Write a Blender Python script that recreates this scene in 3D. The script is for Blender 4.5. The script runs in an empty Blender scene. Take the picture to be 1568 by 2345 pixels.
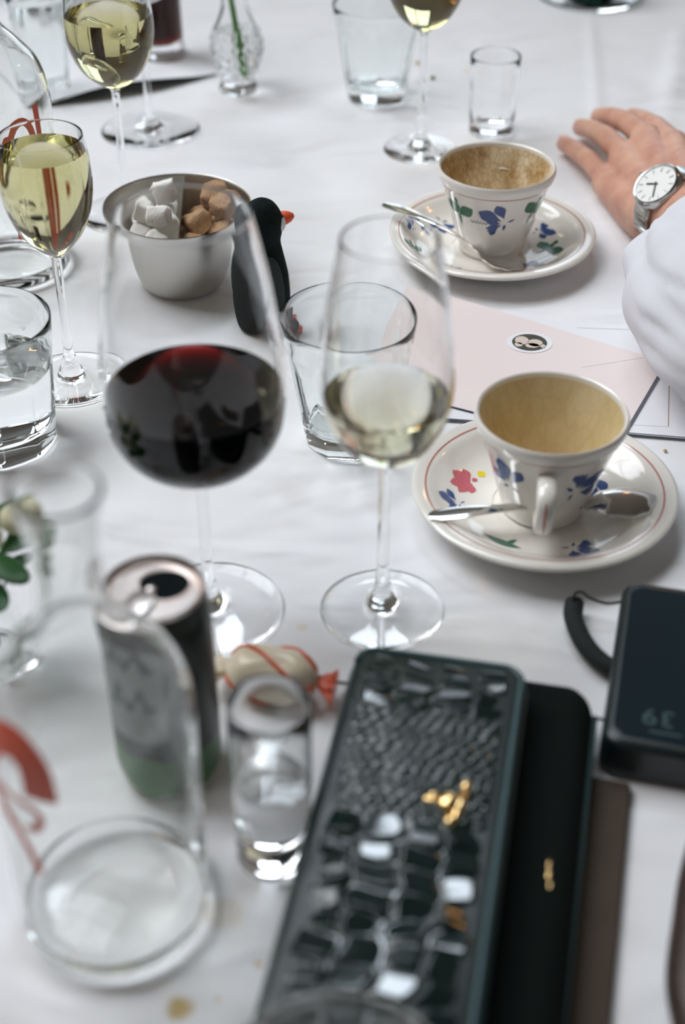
import bpy, math, random
import numpy as np
from mathutils import Vector, Matrix, noise

random.seed(7)
rng = np.random.default_rng(11)
C = bpy.context.scene.collection
S = bpy.context.scene
PI = math.pi

# ------------------------------------------------------------------ camera, world, lights, exposure
CAM_H, PITCH, FPX = 0.549, math.radians(37.5), 2345 * 50.0 / 36.0
cd = bpy.data.cameras.new('camera')
cd.sensor_fit = 'VERTICAL'; cd.sensor_height = 36.0; cd.sensor_width = 24.0; cd.lens = 50.0
cd.clip_start = 0.02
cd.dof.use_dof = True; cd.dof.focus_distance = 1.0; cd.dof.aperture_fstop = 4.0
cam = bpy.data.objects.new('camera', cd); C.objects.link(cam)
cam.location = (0, 0, CAM_H); cam.rotation_euler = (PI / 2 - PITCH, 0, 0)
S.camera = cam

S.view_settings.view_transform = 'Standard'; S.view_settings.look = 'None'
S.view_settings.gamma = 1.0; S.view_settings.use_curve_mapping = False
S.view_settings.exposure = 0.0
S.cycles.use_denoising = True
S.cycles.max_bounces = 24; S.cycles.transmission_bounces = 20; S.cycles.glossy_bounces = 8
S.cycles.diffuse_bounces = 4; S.cycles.transparent_max_bounces = 24
S.cycles.caustics_refractive = True; S.cycles.caustics_reflective = True
S.cycles.sample_clamp_indirect = 25.0; S.cycles.blur_glossy = 0.0

W = bpy.data.worlds.new('room_air'); S.world = W; W.use_nodes = True
W.node_tree.nodes['Background'].inputs[0].default_value = (0.78, 0.77, 0.76, 1)
W.node_tree.nodes['Background'].inputs[1].default_value = 0.14

def area(name, loc, target, sx, sy, power, col):
    l = bpy.data.lights.new(name, 'AREA'); l.shape = 'RECTANGLE'; l.size = sx; l.size_y = sy
    l.energy = power; l.color = col
    o = bpy.data.objects.new(name, l); C.objects.link(o); o.location = loc
    o.rotation_euler = (Vector(target) - Vector(loc)).to_track_quat('-Z', 'Y').to_euler()
    return o
roof_light = area('skylight_daylight', (-1.30, 1.50, 2.35), (0.38, 0.92, 0), 1.7, 2.0, 23, (0.92, 0.952, 1.0))
roof_light.data.spread = math.radians(90)      # narrowed beam, added so the cloth dims away from its middle
area('side_window_daylight', (-2.52, 1.9, 1.0), (0, 1.6, 0.6), 2.2, 1.5, 6, (0.92, 0.952, 1.0))
area('back_window_daylight', (0.75, 4.55, 0.95), (0.75, 0, 0.95), 1.5, 1.5, 15, (0.78, 0.89, 1.0))
glint_light = area('wallet_glint_light', (0.06, 2.0, 2.12), (0.04, 0.45, 0.05), 0.55, 0.42, 2.3, (0.80, 0.90, 1.0))  # added unseen lamp overhead, aimed to put glints on the wallet
glint_light.data.spread = math.radians(75)

def P(px, py, z=0.0):
    """point of the place at height z seen at this spot of the 1568 x 2345 photograph"""
    a = (px - 784.0) / FPX; b = (1172.5 - py) / FPX
    d = Vector((a, math.cos(PITCH) + b * math.sin(PITCH), -math.sin(PITCH) + b * math.cos(PITCH)))
    t = (z - CAM_H) / d.z
    return Vector((0, 0, CAM_H)) + d * t

# ------------------------------------------------------------------ materials
def nodes(name):
    m = bpy.data.materials.new(name); m.use_nodes = True
    nt = m.node_tree
    return m, nt, nt.nodes['Principled BSDF'], nt.nodes['Material Output']

def pbr(name, col, rough=0.5, metal=0.0, noise_amt=0.0, noise_scale=40, bump=0.0, bump_scale=200, coat=0.0, sub=0.0, spec=None, bump_dist=0.001):
    m, nt, b, out = nodes(name)
    b.inputs['Base Color'].default_value = (*col, 1); b.inputs['Roughness'].default_value = rough
    b.inputs['Metallic'].default_value = metal
    if coat: b.inputs['Coat Weight'].default_value = coat; b.inputs['Coat Roughness'].default_value = 0.05
    if spec is not None: b.inputs['Specular IOR Level'].default_value = spec
    if sub:
        b.inputs['Subsurface Weight'].default_value = sub
        b.inputs['Subsurface Radius'].default_value = (0.006, 0.002, 0.001); b.inputs['Subsurface Scale'].default_value = 0.6
    tc = nt.nodes.new('ShaderNodeTexCoord')
    if noise_amt:
        n = nt.nodes.new('ShaderNodeTexNoise'); n.inputs['Scale'].default_value = noise_scale; n.inputs['Detail'].default_value = 4
        nt.links.new(tc.outputs['Object'], n.inputs['Vector'])
        mx = nt.nodes.new('ShaderNodeMix'); mx.data_type = 'RGBA'
        lo = [max(0, c * (1 - noise_amt)) for c in col]; hi = [min(1, c * (1 + noise_amt)) for c in col]
        mx.inputs['A'].default_value = (*lo, 1); mx.inputs['B'].default_value = (*hi, 1)
        nt.links.new(n.outputs['Fac'], mx.inputs['Factor']); nt.links.new(mx.outputs['Result'], b.inputs['Base Color'])
    if bump:
        n2 = nt.nodes.new('ShaderNodeTexNoise'); n2.inputs['Scale'].default_value = bump_scale; n2.inputs['Detail'].default_value = 3
        nt.links.new(tc.outputs['Object'], n2.inputs['Vector'])
        bp = nt.nodes.new('ShaderNodeBump'); bp.inputs['Strength'].default_value = bump; bp.inputs['Distance'].default_value = bump_dist
        nt.links.new(n2.outputs['Fac'], bp.inputs['Height']); nt.links.new(bp.outputs['Normal'], b.inputs['Normal'])
    return m

def glass(name, col=(1, 1, 1), ior=1.40, rough=0.0, absorb=None, density=0.0, liquid=False):
    m = bpy.data.materials.new(name); m.use_nodes = True; nt = m.node_tree
    nt.nodes.remove(nt.nodes['Principled BSDF'])
    g = nt.nodes.new('ShaderNodeBsdfGlass'); g.inputs['Color'].default_value = (*col, 1)
    g.inputs['IOR'].default_value = ior; g.inputs['Roughness'].default_value = rough
    out = nt.nodes['Material Output']
    nt.links.new(g.outputs[0], out.inputs['Surface'])
    if liquid:      # faces touching the glass wall refract between liquid and glass, the open top between liquid and air
        at = nt.nodes.new('ShaderNodeAttribute'); at.attribute_name = 'touches_glass'
        mr = nt.nodes.new('ShaderNodeMapRange'); mr.inputs['To Min'].default_value = ior; mr.inputs['To Max'].default_value = ior / 1.40
        nt.links.new(at.outputs['Fac'], mr.inputs['Value']); nt.links.new(mr.outputs[0], g.inputs['IOR'])
    if absorb:
        v = nt.nodes.new('ShaderNodeVolumeAbsorption'); v.inputs['Color'].default_value = (*absorb, 1)
        v.inputs['Density'].default_value = density; nt.links.new(v.outputs[0], out.inputs['Volume'])
    return m

M = {}
M['glass_thick'] = glass('greyish_carafe_glass', (0.982, 0.986, 0.982), 1.44)
M['glass'] = glass('clear_glass', (0.998, 1.0, 1.0))
M['glass_green'] = glass('pressed_glass', (0.985, 0.998, 0.996))
M['glass_dark'] = glass('dark_green_glass', (0.12, 0.22, 0.18))
M['water'] = glass('water', (0.995, 0.998, 0.998), 1.333, liquid=True)
M['red_wine'] = glass('red_wine', (1, 1, 1), 1.34, absorb=(0.74, 0.02, 0.035), density=560, liquid=True)
M['white_wine'] = glass('white_wine', (1, 1, 1), 1.34, absorb=(0.84, 0.79, 0.46), density=15, liquid=True)
M['white_wine_deep'] = glass('golden_white_wine', (1, 1, 1), 1.34, absorb=(0.80, 0.755, 0.36), density=28, liquid=True)
M['cola'] = glass('brown_drink', (1, 1, 1), 1.34, absorb=(0.64, 0.30, 0.08), density=260, liquid=True)
M['steel'] = pbr('brushed_steel', (0.62, 0.60, 0.56), 0.34, 1.0, bump=0.05, bump_scale=300)
M['polished'] = pbr('polished_steel', (0.72, 0.71, 0.68), 0.13, 1.0)
M['watch_steel'] = pbr('watch_steel', (0.55, 0.56, 0.55), 0.2, 1.0)
M['alu'] = pbr('aluminium_lid', (0.66, 0.60, 0.57), 0.3, 1.0)
M['gold'] = pbr('gold_metal', (0.95, 0.66, 0.30), 0.16, 1.0)
M['glaze'] = pbr('cream_glaze', (0.80, 0.765, 0.70), 0.12, noise_amt=0.03, noise_scale=60, coat=0.5)
M['redline'] = pbr('red_line_paint', (0.50, 0.19, 0.16), 0.15)
M['blue'] = pbr('blue_paint', (0.045, 0.085, 0.24), 0.15, noise_amt=0.45, noise_scale=500)
M['green'] = pbr('green_paint', (0.025, 0.13, 0.075), 0.15, noise_amt=0.4, noise_scale=400)
M['pink'] = pbr('pink_paint', (0.55, 0.14, 0.17), 0.15, noise_amt=0.35, noise_scale=500)
M['yellow'] = pbr('yellow_paint', (0.80, 0.62, 0.03), 0.2)
M['black'] = pbr('black_plush', (0.006, 0.012, 0.011), 0.95, noise_amt=0.5, spec=0.2, noise_scale=300, bump=0.8, bump_scale=900)
M['plush_grey'] = pbr('grey_plush', (0.030, 0.038, 0.040), 0.95, bump=0.8, bump_scale=900)
M['plush_white'] = pbr('white_plush', (0.75, 0.75, 0.73), 0.95, bump=0.6, bump_scale=900)
M['beak'] = pbr('orange_red_beak', (0.78, 0.10, 0.03), 0.6)
M['sugar'] = pbr('white_sugar', (0.86, 0.84, 0.80), 0.8, bump=0.8, bump_scale=700, sub=0.2)
M['cane'] = pbr('brown_sugar', (0.42, 0.25, 0.13), 0.75, noise_amt=0.35, noise_scale=300, bump=1.0, bump_scale=600)
M['stem'] = pbr('green_stem', (0.06, 0.20, 0.03), 0.5, noise_amt=0.3, noise_scale=80)
M['leaf'] = pbr('dark_leaf', (0.02, 0.10, 0.02), 0.4, noise_amt=0.4, noise_scale=60)
M['bud'] = pbr('cream_bud', (0.66, 0.62, 0.42), 0.6, noise_amt=0.15)
M['croc'] = pbr('dark_green_patent_leather', (0.003, 0.014, 0.013), 0.12, coat=0.25)
M['croc_plain'] = pbr('dark_green_leather_side', (0.004, 0.013, 0.012), 0.3)
M['piping'] = pbr('teal_piping', (0.02, 0.06, 0.065), 0.35)
M['suede'] = pbr('black_suede', (0.003, 0.006, 0.005), 0.9, bump=0.5, bump_scale=700, spec=0.15)
M['plastic'] = pbr('black_plastic', (0.006, 0.012, 0.013), 0.35)
M['screen'] = pbr('glossy_dark_panel', (0.005, 0.016, 0.022), 0.12)
M['digit'] = pbr('faint_display_digit', (0.035, 0.075, 0.085), 0.3)
M['cord'] = pbr('black_webbing', (0.006, 0.010, 0.009), 0.8, bump=0.6, bump_scale=1200)
M['brown_leather'] = pbr('brown_leather', (0.035, 0.018, 0.012), 0.45, noise_amt=0.4, noise_scale=60, bump=0.3, bump_scale=300)
M['strip'] = pbr('matte_brown', (0.055, 0.038, 0.024), 0.8, noise_amt=0.25, noise_scale=50, bump=0.3, bump_scale=400)
M['paper'] = pbr('white_paper', (0.80, 0.80, 0.82), 0.8)
M['pink_card'] = pbr('pale_pink_card', (0.80, 0.70, 0.68), 0.75)
M['edge'] = pbr('dark_edge_tone', (0.10, 0.11, 0.14), 0.7)
M['brown_ink'] = pbr('brown_ink', (0.42, 0.28, 0.20), 0.7)
M['grey_ink'] = pbr('pale_grey_ink', (0.60, 0.58, 0.60), 0.7)
M['dark_ink'] = pbr('dark_print', (0.05, 0.05, 0.035), 0.7, noise_amt=0.6, noise_scale=900)
M['face_ink'] = pbr('pale_print', (0.66, 0.55, 0.48), 0.7)
M['card_under'] = pbr('dark_green_card_back', (0.02, 0.06, 0.05), 0.5)
M['red_print'] = pbr('red_print', (0.68, 0.11, 0.05), 0.45)
M['can_dark'] = pbr('dark_can_print', (0.014, 0.022, 0.014), 0.35, noise_amt=0.6, noise_scale=60)
M['can_green'] = pbr('green_can_print', (0.05, 0.16, 0.05), 0.35, noise_amt=0.3, noise_scale=60)
M['can_grey'] = pbr('grey_can_print', (0.26, 0.28, 0.27), 0.35)
M['can_letter'] = pbr('slate_can_print', (0.03, 0.055, 0.065), 0.4)
M['hole'] = pbr('opening_black', (0.003, 0.006, 0.007), 0.9, spec=0.1)
M['wrap'] = pbr('cream_wrapper', (0.80, 0.70, 0.52), 0.25, noise_amt=0.1)
M['wrap_red'] = pbr('red_wrapper', (0.70, 0.10, 0.03), 0.3, noise_amt=0.3)
M['shirt'] = pbr('white_shirt_cotton', (0.66, 0.66, 0.69), 0.85, bump=0.15, bump_scale=900)
M['nail'] = pbr('fingernail', (0.78, 0.50, 0.42), 0.3)
M['dial'] = pbr('silver_white_dial', (0.82, 0.82, 0.78), 0.35)
M['wood'] = pbr('oak', (0.20, 0.13, 0.08), 0.5, noise_amt=0.4, noise_scale=12)
M['wall'] = pbr('warm_plaster', (0.68, 0.66, 0.62), 0.9, noise_amt=0.05, noise_scale=4)
M['ceil'] = pbr('off_white_ceiling', (0.55, 0.52, 0.47), 0.9)
M['frame'] = pbr('dark_window_frame', (0.05, 0.05, 0.045), 0.5)
M['crumb_green'] = pbr('green_crumb', (0.12, 0.15, 0.05), 0.8)
M['crumb'] = pbr('tan_crumb', (0.55, 0.38, 0.18), 0.8)

def skin_mat():
    m, nt, b, out = nodes('skin')
    tc = nt.nodes.new('ShaderNodeTexCoord')
    n = nt.nodes.new('ShaderNodeTexNoise'); n.inputs['Scale'].default_value = 45; n.inputs['Detail'].default_value = 5
    nt.links.new(tc.outputs['Object'], n.inputs['Vector'])
    r = nt.nodes.new('ShaderNodeValToRGB')
    r.color_ramp.elements[0].position = 0.3; r.color_ramp.elements[0].color = (0.50, 0.235, 0.165, 1)
    r.color_ramp.elements[1].position = 0.7; r.color_ramp.elements[1].color = (0.66, 0.385, 0.27, 1)
    nt.links.new(n.outputs['Fac'], r.inputs[0]); nt.links.new(r.outputs[0], b.inputs['Base Color'])
    b.inputs['Roughness'].default_value = 0.5
    b.inputs['Subsurface Weight'].default_value = 0.15; b.inputs['Subsurface Radius'].default_value = (0.008, 0.003, 0.0015)
    b.inputs['Subsurface Scale'].default_value = 0.5
    v = nt.nodes.new('ShaderNodeTexVoronoi'); v.inputs['Scale'].default_value = 420
    nt.links.new(tc.outputs['Object'], v.inputs['Vector'])
    bp = nt.nodes.new('ShaderNodeBump'); bp.inputs['Strength'].default_value = 0.2; bp.inputs['Distance'].default_value = 0.0006
    nt.links.new(v.outputs['Distance'], bp.inputs['Height']); nt.links.new(bp.outputs[0], b.inputs['Normal'])
    return m
M['skin'] = skin_mat()

def coffee_mat(name, dark, light, lace, lo, hi, amt):
    """dried milk foam left on the inside of a cup"""
    m, nt, b, out = nodes(name)
    tc = nt.nodes.new('ShaderNodeTexCoord')
    n = nt.nodes.new('ShaderNodeTexNoise'); n.inputs['Scale'].default_value = 38; n.inputs['Detail'].default_value = 6; n.inputs['Roughness'].default_value = 0.65
    v = nt.nodes.new('ShaderNodeTexVoronoi'); v.inputs['Scale'].default_value = lace; v.feature = 'DISTANCE_TO_EDGE'
    mp = nt.nodes.new('ShaderNodeMapping'); mp.inputs['Scale'].default_value = (1, 1, 0.6)
    nt.links.new(tc.outputs['Object'], mp.inputs['Vector'])
    nt.links.new(mp.outputs[0], n.inputs['Vector'])
    ad = nt.nodes.new('ShaderNodeVectorMath'); ad.operation = 'MULTIPLY_ADD'
    nt.links.new(n.outputs['Color'], ad.inputs[0]); ad.inputs[1].default_value = (0.012, 0.012, 0.012); nt.links.new(mp.outputs[0], ad.inputs[2])
    nt.links.new(ad.outputs[0], v.inputs['Vector'])
    r = nt.nodes.new('ShaderNodeValToRGB')
    r.color_ramp.elements[0].position = lo; r.color_ramp.elements[0].color = (*dark, 1)
    r.color_ramp.elements[1].position = hi; r.color_ramp.elements[1].color = (*light, 1)
    nt.links.new(n.outputs['Fac'], r.inputs[0])
    r2 = nt.nodes.new('ShaderNodeValToRGB')
    r2.color_ramp.elements[0].position = 0.0; r2.color_ramp.elements[0].color = (0.72, 0.60, 0.42, 1)
    r2.color_ramp.elements[1].position = 0.16; r2.color_ramp.elements[1].color = (1, 1, 1, 1)
    nt.links.new(v.outputs['Distance'], r2.inputs[0])
    mx = nt.nodes.new('ShaderNodeMix'); mx.data_type = 'RGBA'; mx.blend_type = 'MULTIPLY'; mx.inputs['Factor'].default_value = amt
    nt.links.new(r.outputs[0], mx.inputs['A']); nt.links.new(r2.outputs[0], mx.inputs['B'])
    nt.links.new(mx.outputs['Result'], b.inputs['Base Color'])
    b.inputs['Roughness'].default_value = 0.45
    return m
M['coffee_a'] = coffee_mat('dried_milk_foam', (0.60, 0.47, 0.24), (0.74, 0.62, 0.40), 110, 0.35, 0.68, 0.22)
M['coffee_b'] = coffee_mat('speckled_coffee_foam', (0.45, 0.29, 0.11), (0.88, 0.78, 0.58), 230, 0.38, 0.60, 0.8)

def cloth_mat():
    m, nt, b, out = nodes('white_tablecloth')
    tc = nt.nodes.new('ShaderNodeTexCoord')
    b.inputs['Roughness'].default_value = 0.9; b.inputs['Sheen Weight'].default_value = 0.1
    col = nt.nodes.new('ShaderNodeRGB'); col.outputs[0].default_value = (0.80, 0.80, 0.81, 1)
    prev = col.outputs[0]
    stains = [((410, 2310), 0.0062, (0.52, 0.36, 0.10), 0.85), ((512, 2090), 0.010, (0.62, 0.55, 0.44), 0.5),
              ((592, 2206), 0.0022, (0.62, 0.42, 0.25), 0.8), ((498, 2285), 0.0016, (0.62, 0.42, 0.25), 0.6),
              ((955, 143), 0.0045, (0.70, 0.52, 0.28), 0.75), ((1068, 162), 0.0035, (0.70, 0.52, 0.28), 0.7),
              ((955, 187), 0.004, (0.5, 0.5, 0.5), 0.5), ((690, 1436), 0.003, (0.72, 0.62, 0.45), 0.5)]
    nz = nt.nodes.new('ShaderNodeTexNoise'); nz.inputs['Scale'].default_value = 120
    nt.links.new(tc.outputs['Object'], nz.inputs['Vector'])
    wob = nt.nodes.new('ShaderNodeVectorMath'); wob.operation = 'MULTIPLY_ADD'
    nt.links.new(nz.outputs['Color'], wob.inputs[0]); wob.inputs[1].default_value = (0.006, 0.006, 0); nt.links.new(tc.outputs['Object'], wob.inputs[2])
    for (px, py), rad, c, k in stains:
        p = P(px, py)
        d = nt.nodes.new('ShaderNodeVectorMath'); d.operation = 'DISTANCE'
        d.inputs[1].default_value = (p.x + 0.003, p.y + 0.003, 0)
        fl = nt.nodes.new('ShaderNodeVectorMath'); fl.operation = 'MULTIPLY'; fl.inputs[1].default_value = (1, 1, 0)
        nt.links.new(wob.outputs[0], fl.inputs[0]); nt.links.new(fl.outputs[0], d.inputs[0])
        mr = nt.nodes.new('ShaderNodeMapRange'); mr.interpolation_type = 'SMOOTHSTEP'
        mr.inputs['From Min'].default_value = rad * 0.5; mr.inputs['From Max'].default_value = rad * 1.25
        mr.inputs['To Min'].default_value = k; mr.inputs['To Max'].default_value = 0
        nt.links.new(d.outputs['Value'], mr.inputs['Value'])
        mx = nt.nodes.new('ShaderNodeMix'); mx.data_type = 'RGBA'
        nt.links.new(mr.outputs[0], mx.inputs['Factor']); nt.links.new(prev, mx.inputs['A']); mx.inputs['B'].default_value = (*c, 1)
        prev = mx.outputs['Result']
    nt.links.new(prev, b.inputs['Base Color'])
    n1 = nt.nodes.new('ShaderNodeTexNoise'); n1.inputs['Scale'].default_value = 7; n1.inputs['Detail'].default_value = 2
    n1.inputs['Distortion'].default_value = 0.6
    w1 = nt.nodes.new('ShaderNodeTexNoise'); w1.inputs['Scale'].default_value = 1400
    mp = nt.nodes.new('ShaderNodeMapping'); mp.inputs['Rotation'].default_value = (0, 0, 0.5); mp.inputs['Scale'].default_value = (1, 2.2, 1)
    nt.links.new(tc.outputs['Object'], mp.inputs[0]); nt.links.new(mp.outputs[0], n1.inputs['Vector']); nt.links.new(tc.outputs['Object'], w1.inputs['Vector'])
    b1 = nt.nodes.new('ShaderNodeBump'); b1.inputs['Strength'].default_value = 0.8; b1.inputs['Distance'].default_value = 0.016
    b2 = nt.nodes.new('ShaderNodeBump'); b2.inputs['Strength'].default_value = 0.15; b2.inputs['Distance'].default_value = 0.0004
    nt.links.new(n1.outputs['Fac'], b1.inputs['Height']); nt.links.new(w1.outputs['Fac'], b2.inputs['Height'])
    nt.links.new(b1.outputs[0], b2.inputs['Normal']); nt.links.new(b2.outputs[0], b.inputs['Normal'])
    return m
M['cloth'] = cloth_mat()

# ------------------------------------------------------------------ helpers
def link(name, me, parent=None):
    o = bpy.data.objects.new(name, me); C.objects.link(o)
    if parent: o.parent = parent
    return o

def mk(name, verts, faces, mat, parent=None, smooth=True, angle=40, idx=None):
    me = bpy.data.meshes.new(name); me.from_pydata([tuple(v) for v in verts], [], faces)
    for m in (mat if isinstance(mat, (list, tuple)) else [mat]): me.materials.append(m)
    if idx is not None: me.polygons.foreach_set('material_index', idx)
    if smooth:
        me.polygons.foreach_set('use_smooth', [True] * len(me.polygons))
        if angle < 180: me.set_sharp_from_angle(angle=math.radians(angle))
    me.update()
    return link(name, me, parent)

def thing(name, label, cat, loc=(0, 0, 0), rz=0.0, group=None):
    o = bpy.data.objects.new(name, None); C.objects.link(o); o.empty_display_size = 0.01
    o.location = loc; o.rotation_euler = (0, 0, rz)
    return tag(o, label, cat, group)

def tag(o, label, cat, group=None):
    o['label'] = label; o['category'] = cat
    if group: o['group'] = group
    return o

def struct(o):
    o['kind'] = 'structure'; return o

def catmull(pts, n=6):
    out = []
    for i in range(len(pts) - 1):
        p0 = pts[max(i - 1, 0)]; p1 = pts[i]; p2 = pts[i + 1]; p3 = pts[min(i + 2, len(pts) - 1)]
        for k in range(n):
            t = k / n
            out.append(tuple(0.5 * (2 * b + (c - a) * t + (2 * a - 5 * b + 4 * c - d) * t * t + (3 * b - a - 3 * c + d) * t ** 3)
                             for a, b, c, d in zip(p0, p1, p2, p3)))
    out.append(tuple(pts[-1]))
    return out

def lathe(prof, seg=64, rmod=None):
    verts, rings, faces, fi = [], [], [], []
    for i, (r, z) in enumerate(prof):
        if r < 1e-6:
            rings.append([len(verts)]); verts.append((0, 0, z))
        else:
            row = []
            for j in range(seg):
                a = 2 * PI * j / seg
                rr = rmod(i, r, z, a) if rmod else r
                row.append(len(verts)); verts.append((rr * math.cos(a), rr * math.sin(a), z))
            rings.append(row)
    for i in range(len(prof) - 1):
        A, B = rings[i], rings[i + 1]
        for j in range(seg):
            k = (j + 1) % seg
            if len(A) == 1 and len(B) == 1: continue
            if len(A) == 1: faces.append((A[0], B[k], B[j]))
            elif len(B) == 1: faces.append((A[j], A[k], B[0]))
            else: faces.append((A[j], A[k], B[k], B[j]))
            fi.append(i)
    return verts, faces, fi

def offset(curve, t):
    """curve moved inward by t (curve goes upward on the outside)"""
    out = []
    for i, (r, z) in enumerate(curve):
        a = curve[max(i - 1, 0)]; b = curve[min(i + 1, len(curve) - 1)]
        dr, dz = b[0] - a[0], b[1] - a[1]; l = math.hypot(dr, dz) or 1
        out.append((r - dz / l * t, z + dr / l * t))
    return out

def cut(inner, level):
    """split an inner wall (bottom to top) at the liquid level: (wetted part, dry part)"""
    for i in range(1, len(inner)):
        (r0, z0), (r, z) = inner[i - 1], inner[i]
        if z >= level:
            t = (level - z0) / (z - z0 or 1); m = (r0 + (r - r0) * t, level)
            return inner[:i] + [m], [m] + inner[i:]

def pour(name, wet, mat, parent, seg):
    """the liquid: its side is the wetted wall itself, so wall and liquid share one surface"""
    prof = ([(0.0, wet[0][1])] if wet[0][0] > 1e-6 else []) + wet + [(0.0, wet[-1][1])]
    v, f, fi = lathe(prof, seg); o = mk(name, v, f, mat, parent, angle=60)
    at = o.data.attributes.new('touches_glass', 'FLOAT', 'FACE')
    at.data.foreach_set('value', [0.0 if i == len(prof) - 2 else 1.0 for i in fi])
    return o

def lip(a, b, n=5):
    """rounded rim from the outer top point a to the inner top point b"""
    cx = (a[0] + b[0]) / 2; h = abs(a[0] - b[0]) / 2; z = (a[1] + b[1]) / 2
    return [(cx + h * math.cos(PI * k / n), z + h * math.sin(PI * k / n)) for k in range(1, n)]

def tube(path, rad, seg=8, cap=True, flat=1.0):
    """swept tube; rad a number or a list; flat squeezes it vertically"""
    n = len(path); path = [Vector(p) for p in path]
    if not hasattr(rad, '__len__'): rad = [rad] * n
    verts, faces = [], []
    for i, p in enumerate(path):
        t = (path[min(i + 1, n - 1)] - path[max(i - 1, 0)]).normalized()
        up = Vector((0, 0, 1)) if abs(t.z) < 0.95 else Vector((0, 1, 0))
        s = t.cross(up).normalized(); u = s.cross(t).normalized()
        for j in range(seg):
            a = 2 * PI * j / seg
            verts.append(p + s * (math.cos(a) * rad[i]) + u * (math.sin(a) * rad[i] * flat))
    for i in range(n - 1):
        for j in range(seg):
            k = (j + 1) % seg
            faces.append((i * seg + j, i * seg + k, (i + 1) * seg + k, (i + 1) * seg + j))
    if cap:
        faces.append(tuple(reversed(range(seg)))); faces.append(tuple(range((n - 1) * seg, n * seg)))
    return verts, faces

def rrect(w, d, rc, n=8):
    pts = []
    for cx, cy, a0 in ((w / 2 - rc, d / 2 - rc, 0), (-w / 2 + rc, d / 2 - rc, 90), (-w / 2 + rc, -d / 2 + rc, 180), (w / 2 - rc, -d / 2 + rc, 270)):
        for k in range(n + 1):
            a = math.radians(a0 + 90 * k / n); pts.append((cx + rc * math.cos(a), cy + rc * math.sin(a)))
    return pts

def slab(w, d, z0, z1, rc, re, n=8, m=4, cx=0, cy=0):
    """rounded slab: rounded-rectangle rings stacked from z0 to z1 with edge radius re"""
    rings = []
    for k in range(m + 1):
        a = PI / 2 * k / m; rings.append((re * (1 - math.sin(a)), z0 + re * (1 - math.cos(a))))
    for k in range(m + 1):
        a = PI / 2 * k / m; rings.append((re * (1 - math.cos(a)), z1 - re * (1 - math.sin(a))))
    verts, faces = [], []
    N = 4 * (n + 1)
    for ins, z in rings:
        for x, y in rrect(w - 2 * ins, d - 2 * ins, max(rc - ins, 0.0004), n): verts.append((x + cx, y + cy, z))
    for i in range(len(rings) - 1):
        for j in range(N):
            k = (j + 1) % N; faces.append((i * N + j, i * N + k, (i + 1) * N + k, (i + 1) * N + j))
    faces.append(tuple(reversed(range(N)))); faces.append(tuple(range((len(rings) - 1) * N, len(rings) * N)))
    return verts, faces

def box(x0, x1, y0, y1, z0, z1):
    v = [(x, y, z) for z in (z0, z1) for y in (y0, y1) for x in (x0, x1)]
    f = [(0, 2, 3, 1), (4, 5, 7, 6), (0, 1, 5, 4), (2, 6, 7, 3), (0, 4, 6, 2), (1, 3, 7, 5)]
    return v, f

def join(*parts):
    V, F = [], []
    for v, f in parts:
        n = len(V); V += list(v); F += [tuple(i + n for i in q) for q in f]
    return V, F

def ellipsoid(c, rx, ry, rz, seg=20, rings=12, mat=None):
    prof = [(math.sin(PI * k / rings), -math.cos(PI * k / rings)) for k in range(rings + 1)]
    prof[0] = (0, -1); prof[-1] = (0, 1)
    v, f, _ = lathe(prof, seg)
    out = []
    for x, y, z in v:
        p = Vector((x * rx, y * ry, z * rz))
        if mat: p = mat @ p
        out.append(p + Vector(c))
    return out, f

# ---- flat painted motifs laid on a surface of revolution
class Surf:
    def __init__(self, poly):
        self.p = poly; self.s = [0.0]
        for a, b in zip(poly, poly[1:]): self.s.append(self.s[-1] + math.hypot(b[0] - a[0], b[1] - a[1]))
    def at(self, s):
        s = min(max(s, 0), self.s[-1] - 1e-9)
        i = max(k for k in range(len(self.s) - 1) if self.s[k] <= s)
        a, b = self.p[i], self.p[i + 1]; l = self.s[i + 1] - self.s[i]; t = (s - self.s[i]) / l
        return a[0] + (b[0] - a[0]) * t, a[1] + (b[1] - a[1]) * t, (b[1] - a[1]) / l, -(b[0] - a[0]) / l
    def find(self, key, val):
        for i in range(len(self.p) - 1):
            a, b = self.p[i][key], self.p[i + 1][key]
            if (a - val) * (b - val) <= 0 and a != b: return self.s[i] + (val - a) / (b - a) * (self.s[i + 1] - self.s[i])
        return self.s[-1] / 2
    def put(self, a, b, th0, s0, lift=0.00018):
        r0 = self.at(s0)[0]
        r, z, nr, nz = self.at(s0 + b)
        th = th0 + a / max(r0, 0.004)
        r += nr * lift; z += nz * lift
        return (r * math.cos(th), r * math.sin(th), z)

def petal(cx, cy, ln, wd, ang, n=9, tip=0.75):
    ca, sa = math.cos(ang), math.sin(ang); up, dn = [], []
    for k in range(n + 1):
        t = k / n; x = ln * t; w = wd * math.sin(PI * t ** tip)
        up.append((cx + x * ca - w * sa, cy + x * sa + w * ca)); dn.append((cx + x * ca + w * sa, cy + x * sa - w * ca))
    return up + dn[::-1][1:-1]

def stroke(pts, wd):
    L, R = [], []
    for i, (x, y) in enumerate(pts):
        a = pts[max(i - 1, 0)]; b = pts[min(i + 1, len(pts) - 1)]
        dx, dy = b[0] - a[0], b[1] - a[1]; l = math.hypot(dx, dy) or 1
        w = wd[i] if hasattr(wd, '__len__') else wd
        L.append((x - dy / l * w, y + dx / l * w)); R.append((x + dy / l * w, y - dx / l * w))
    return L, R

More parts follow.
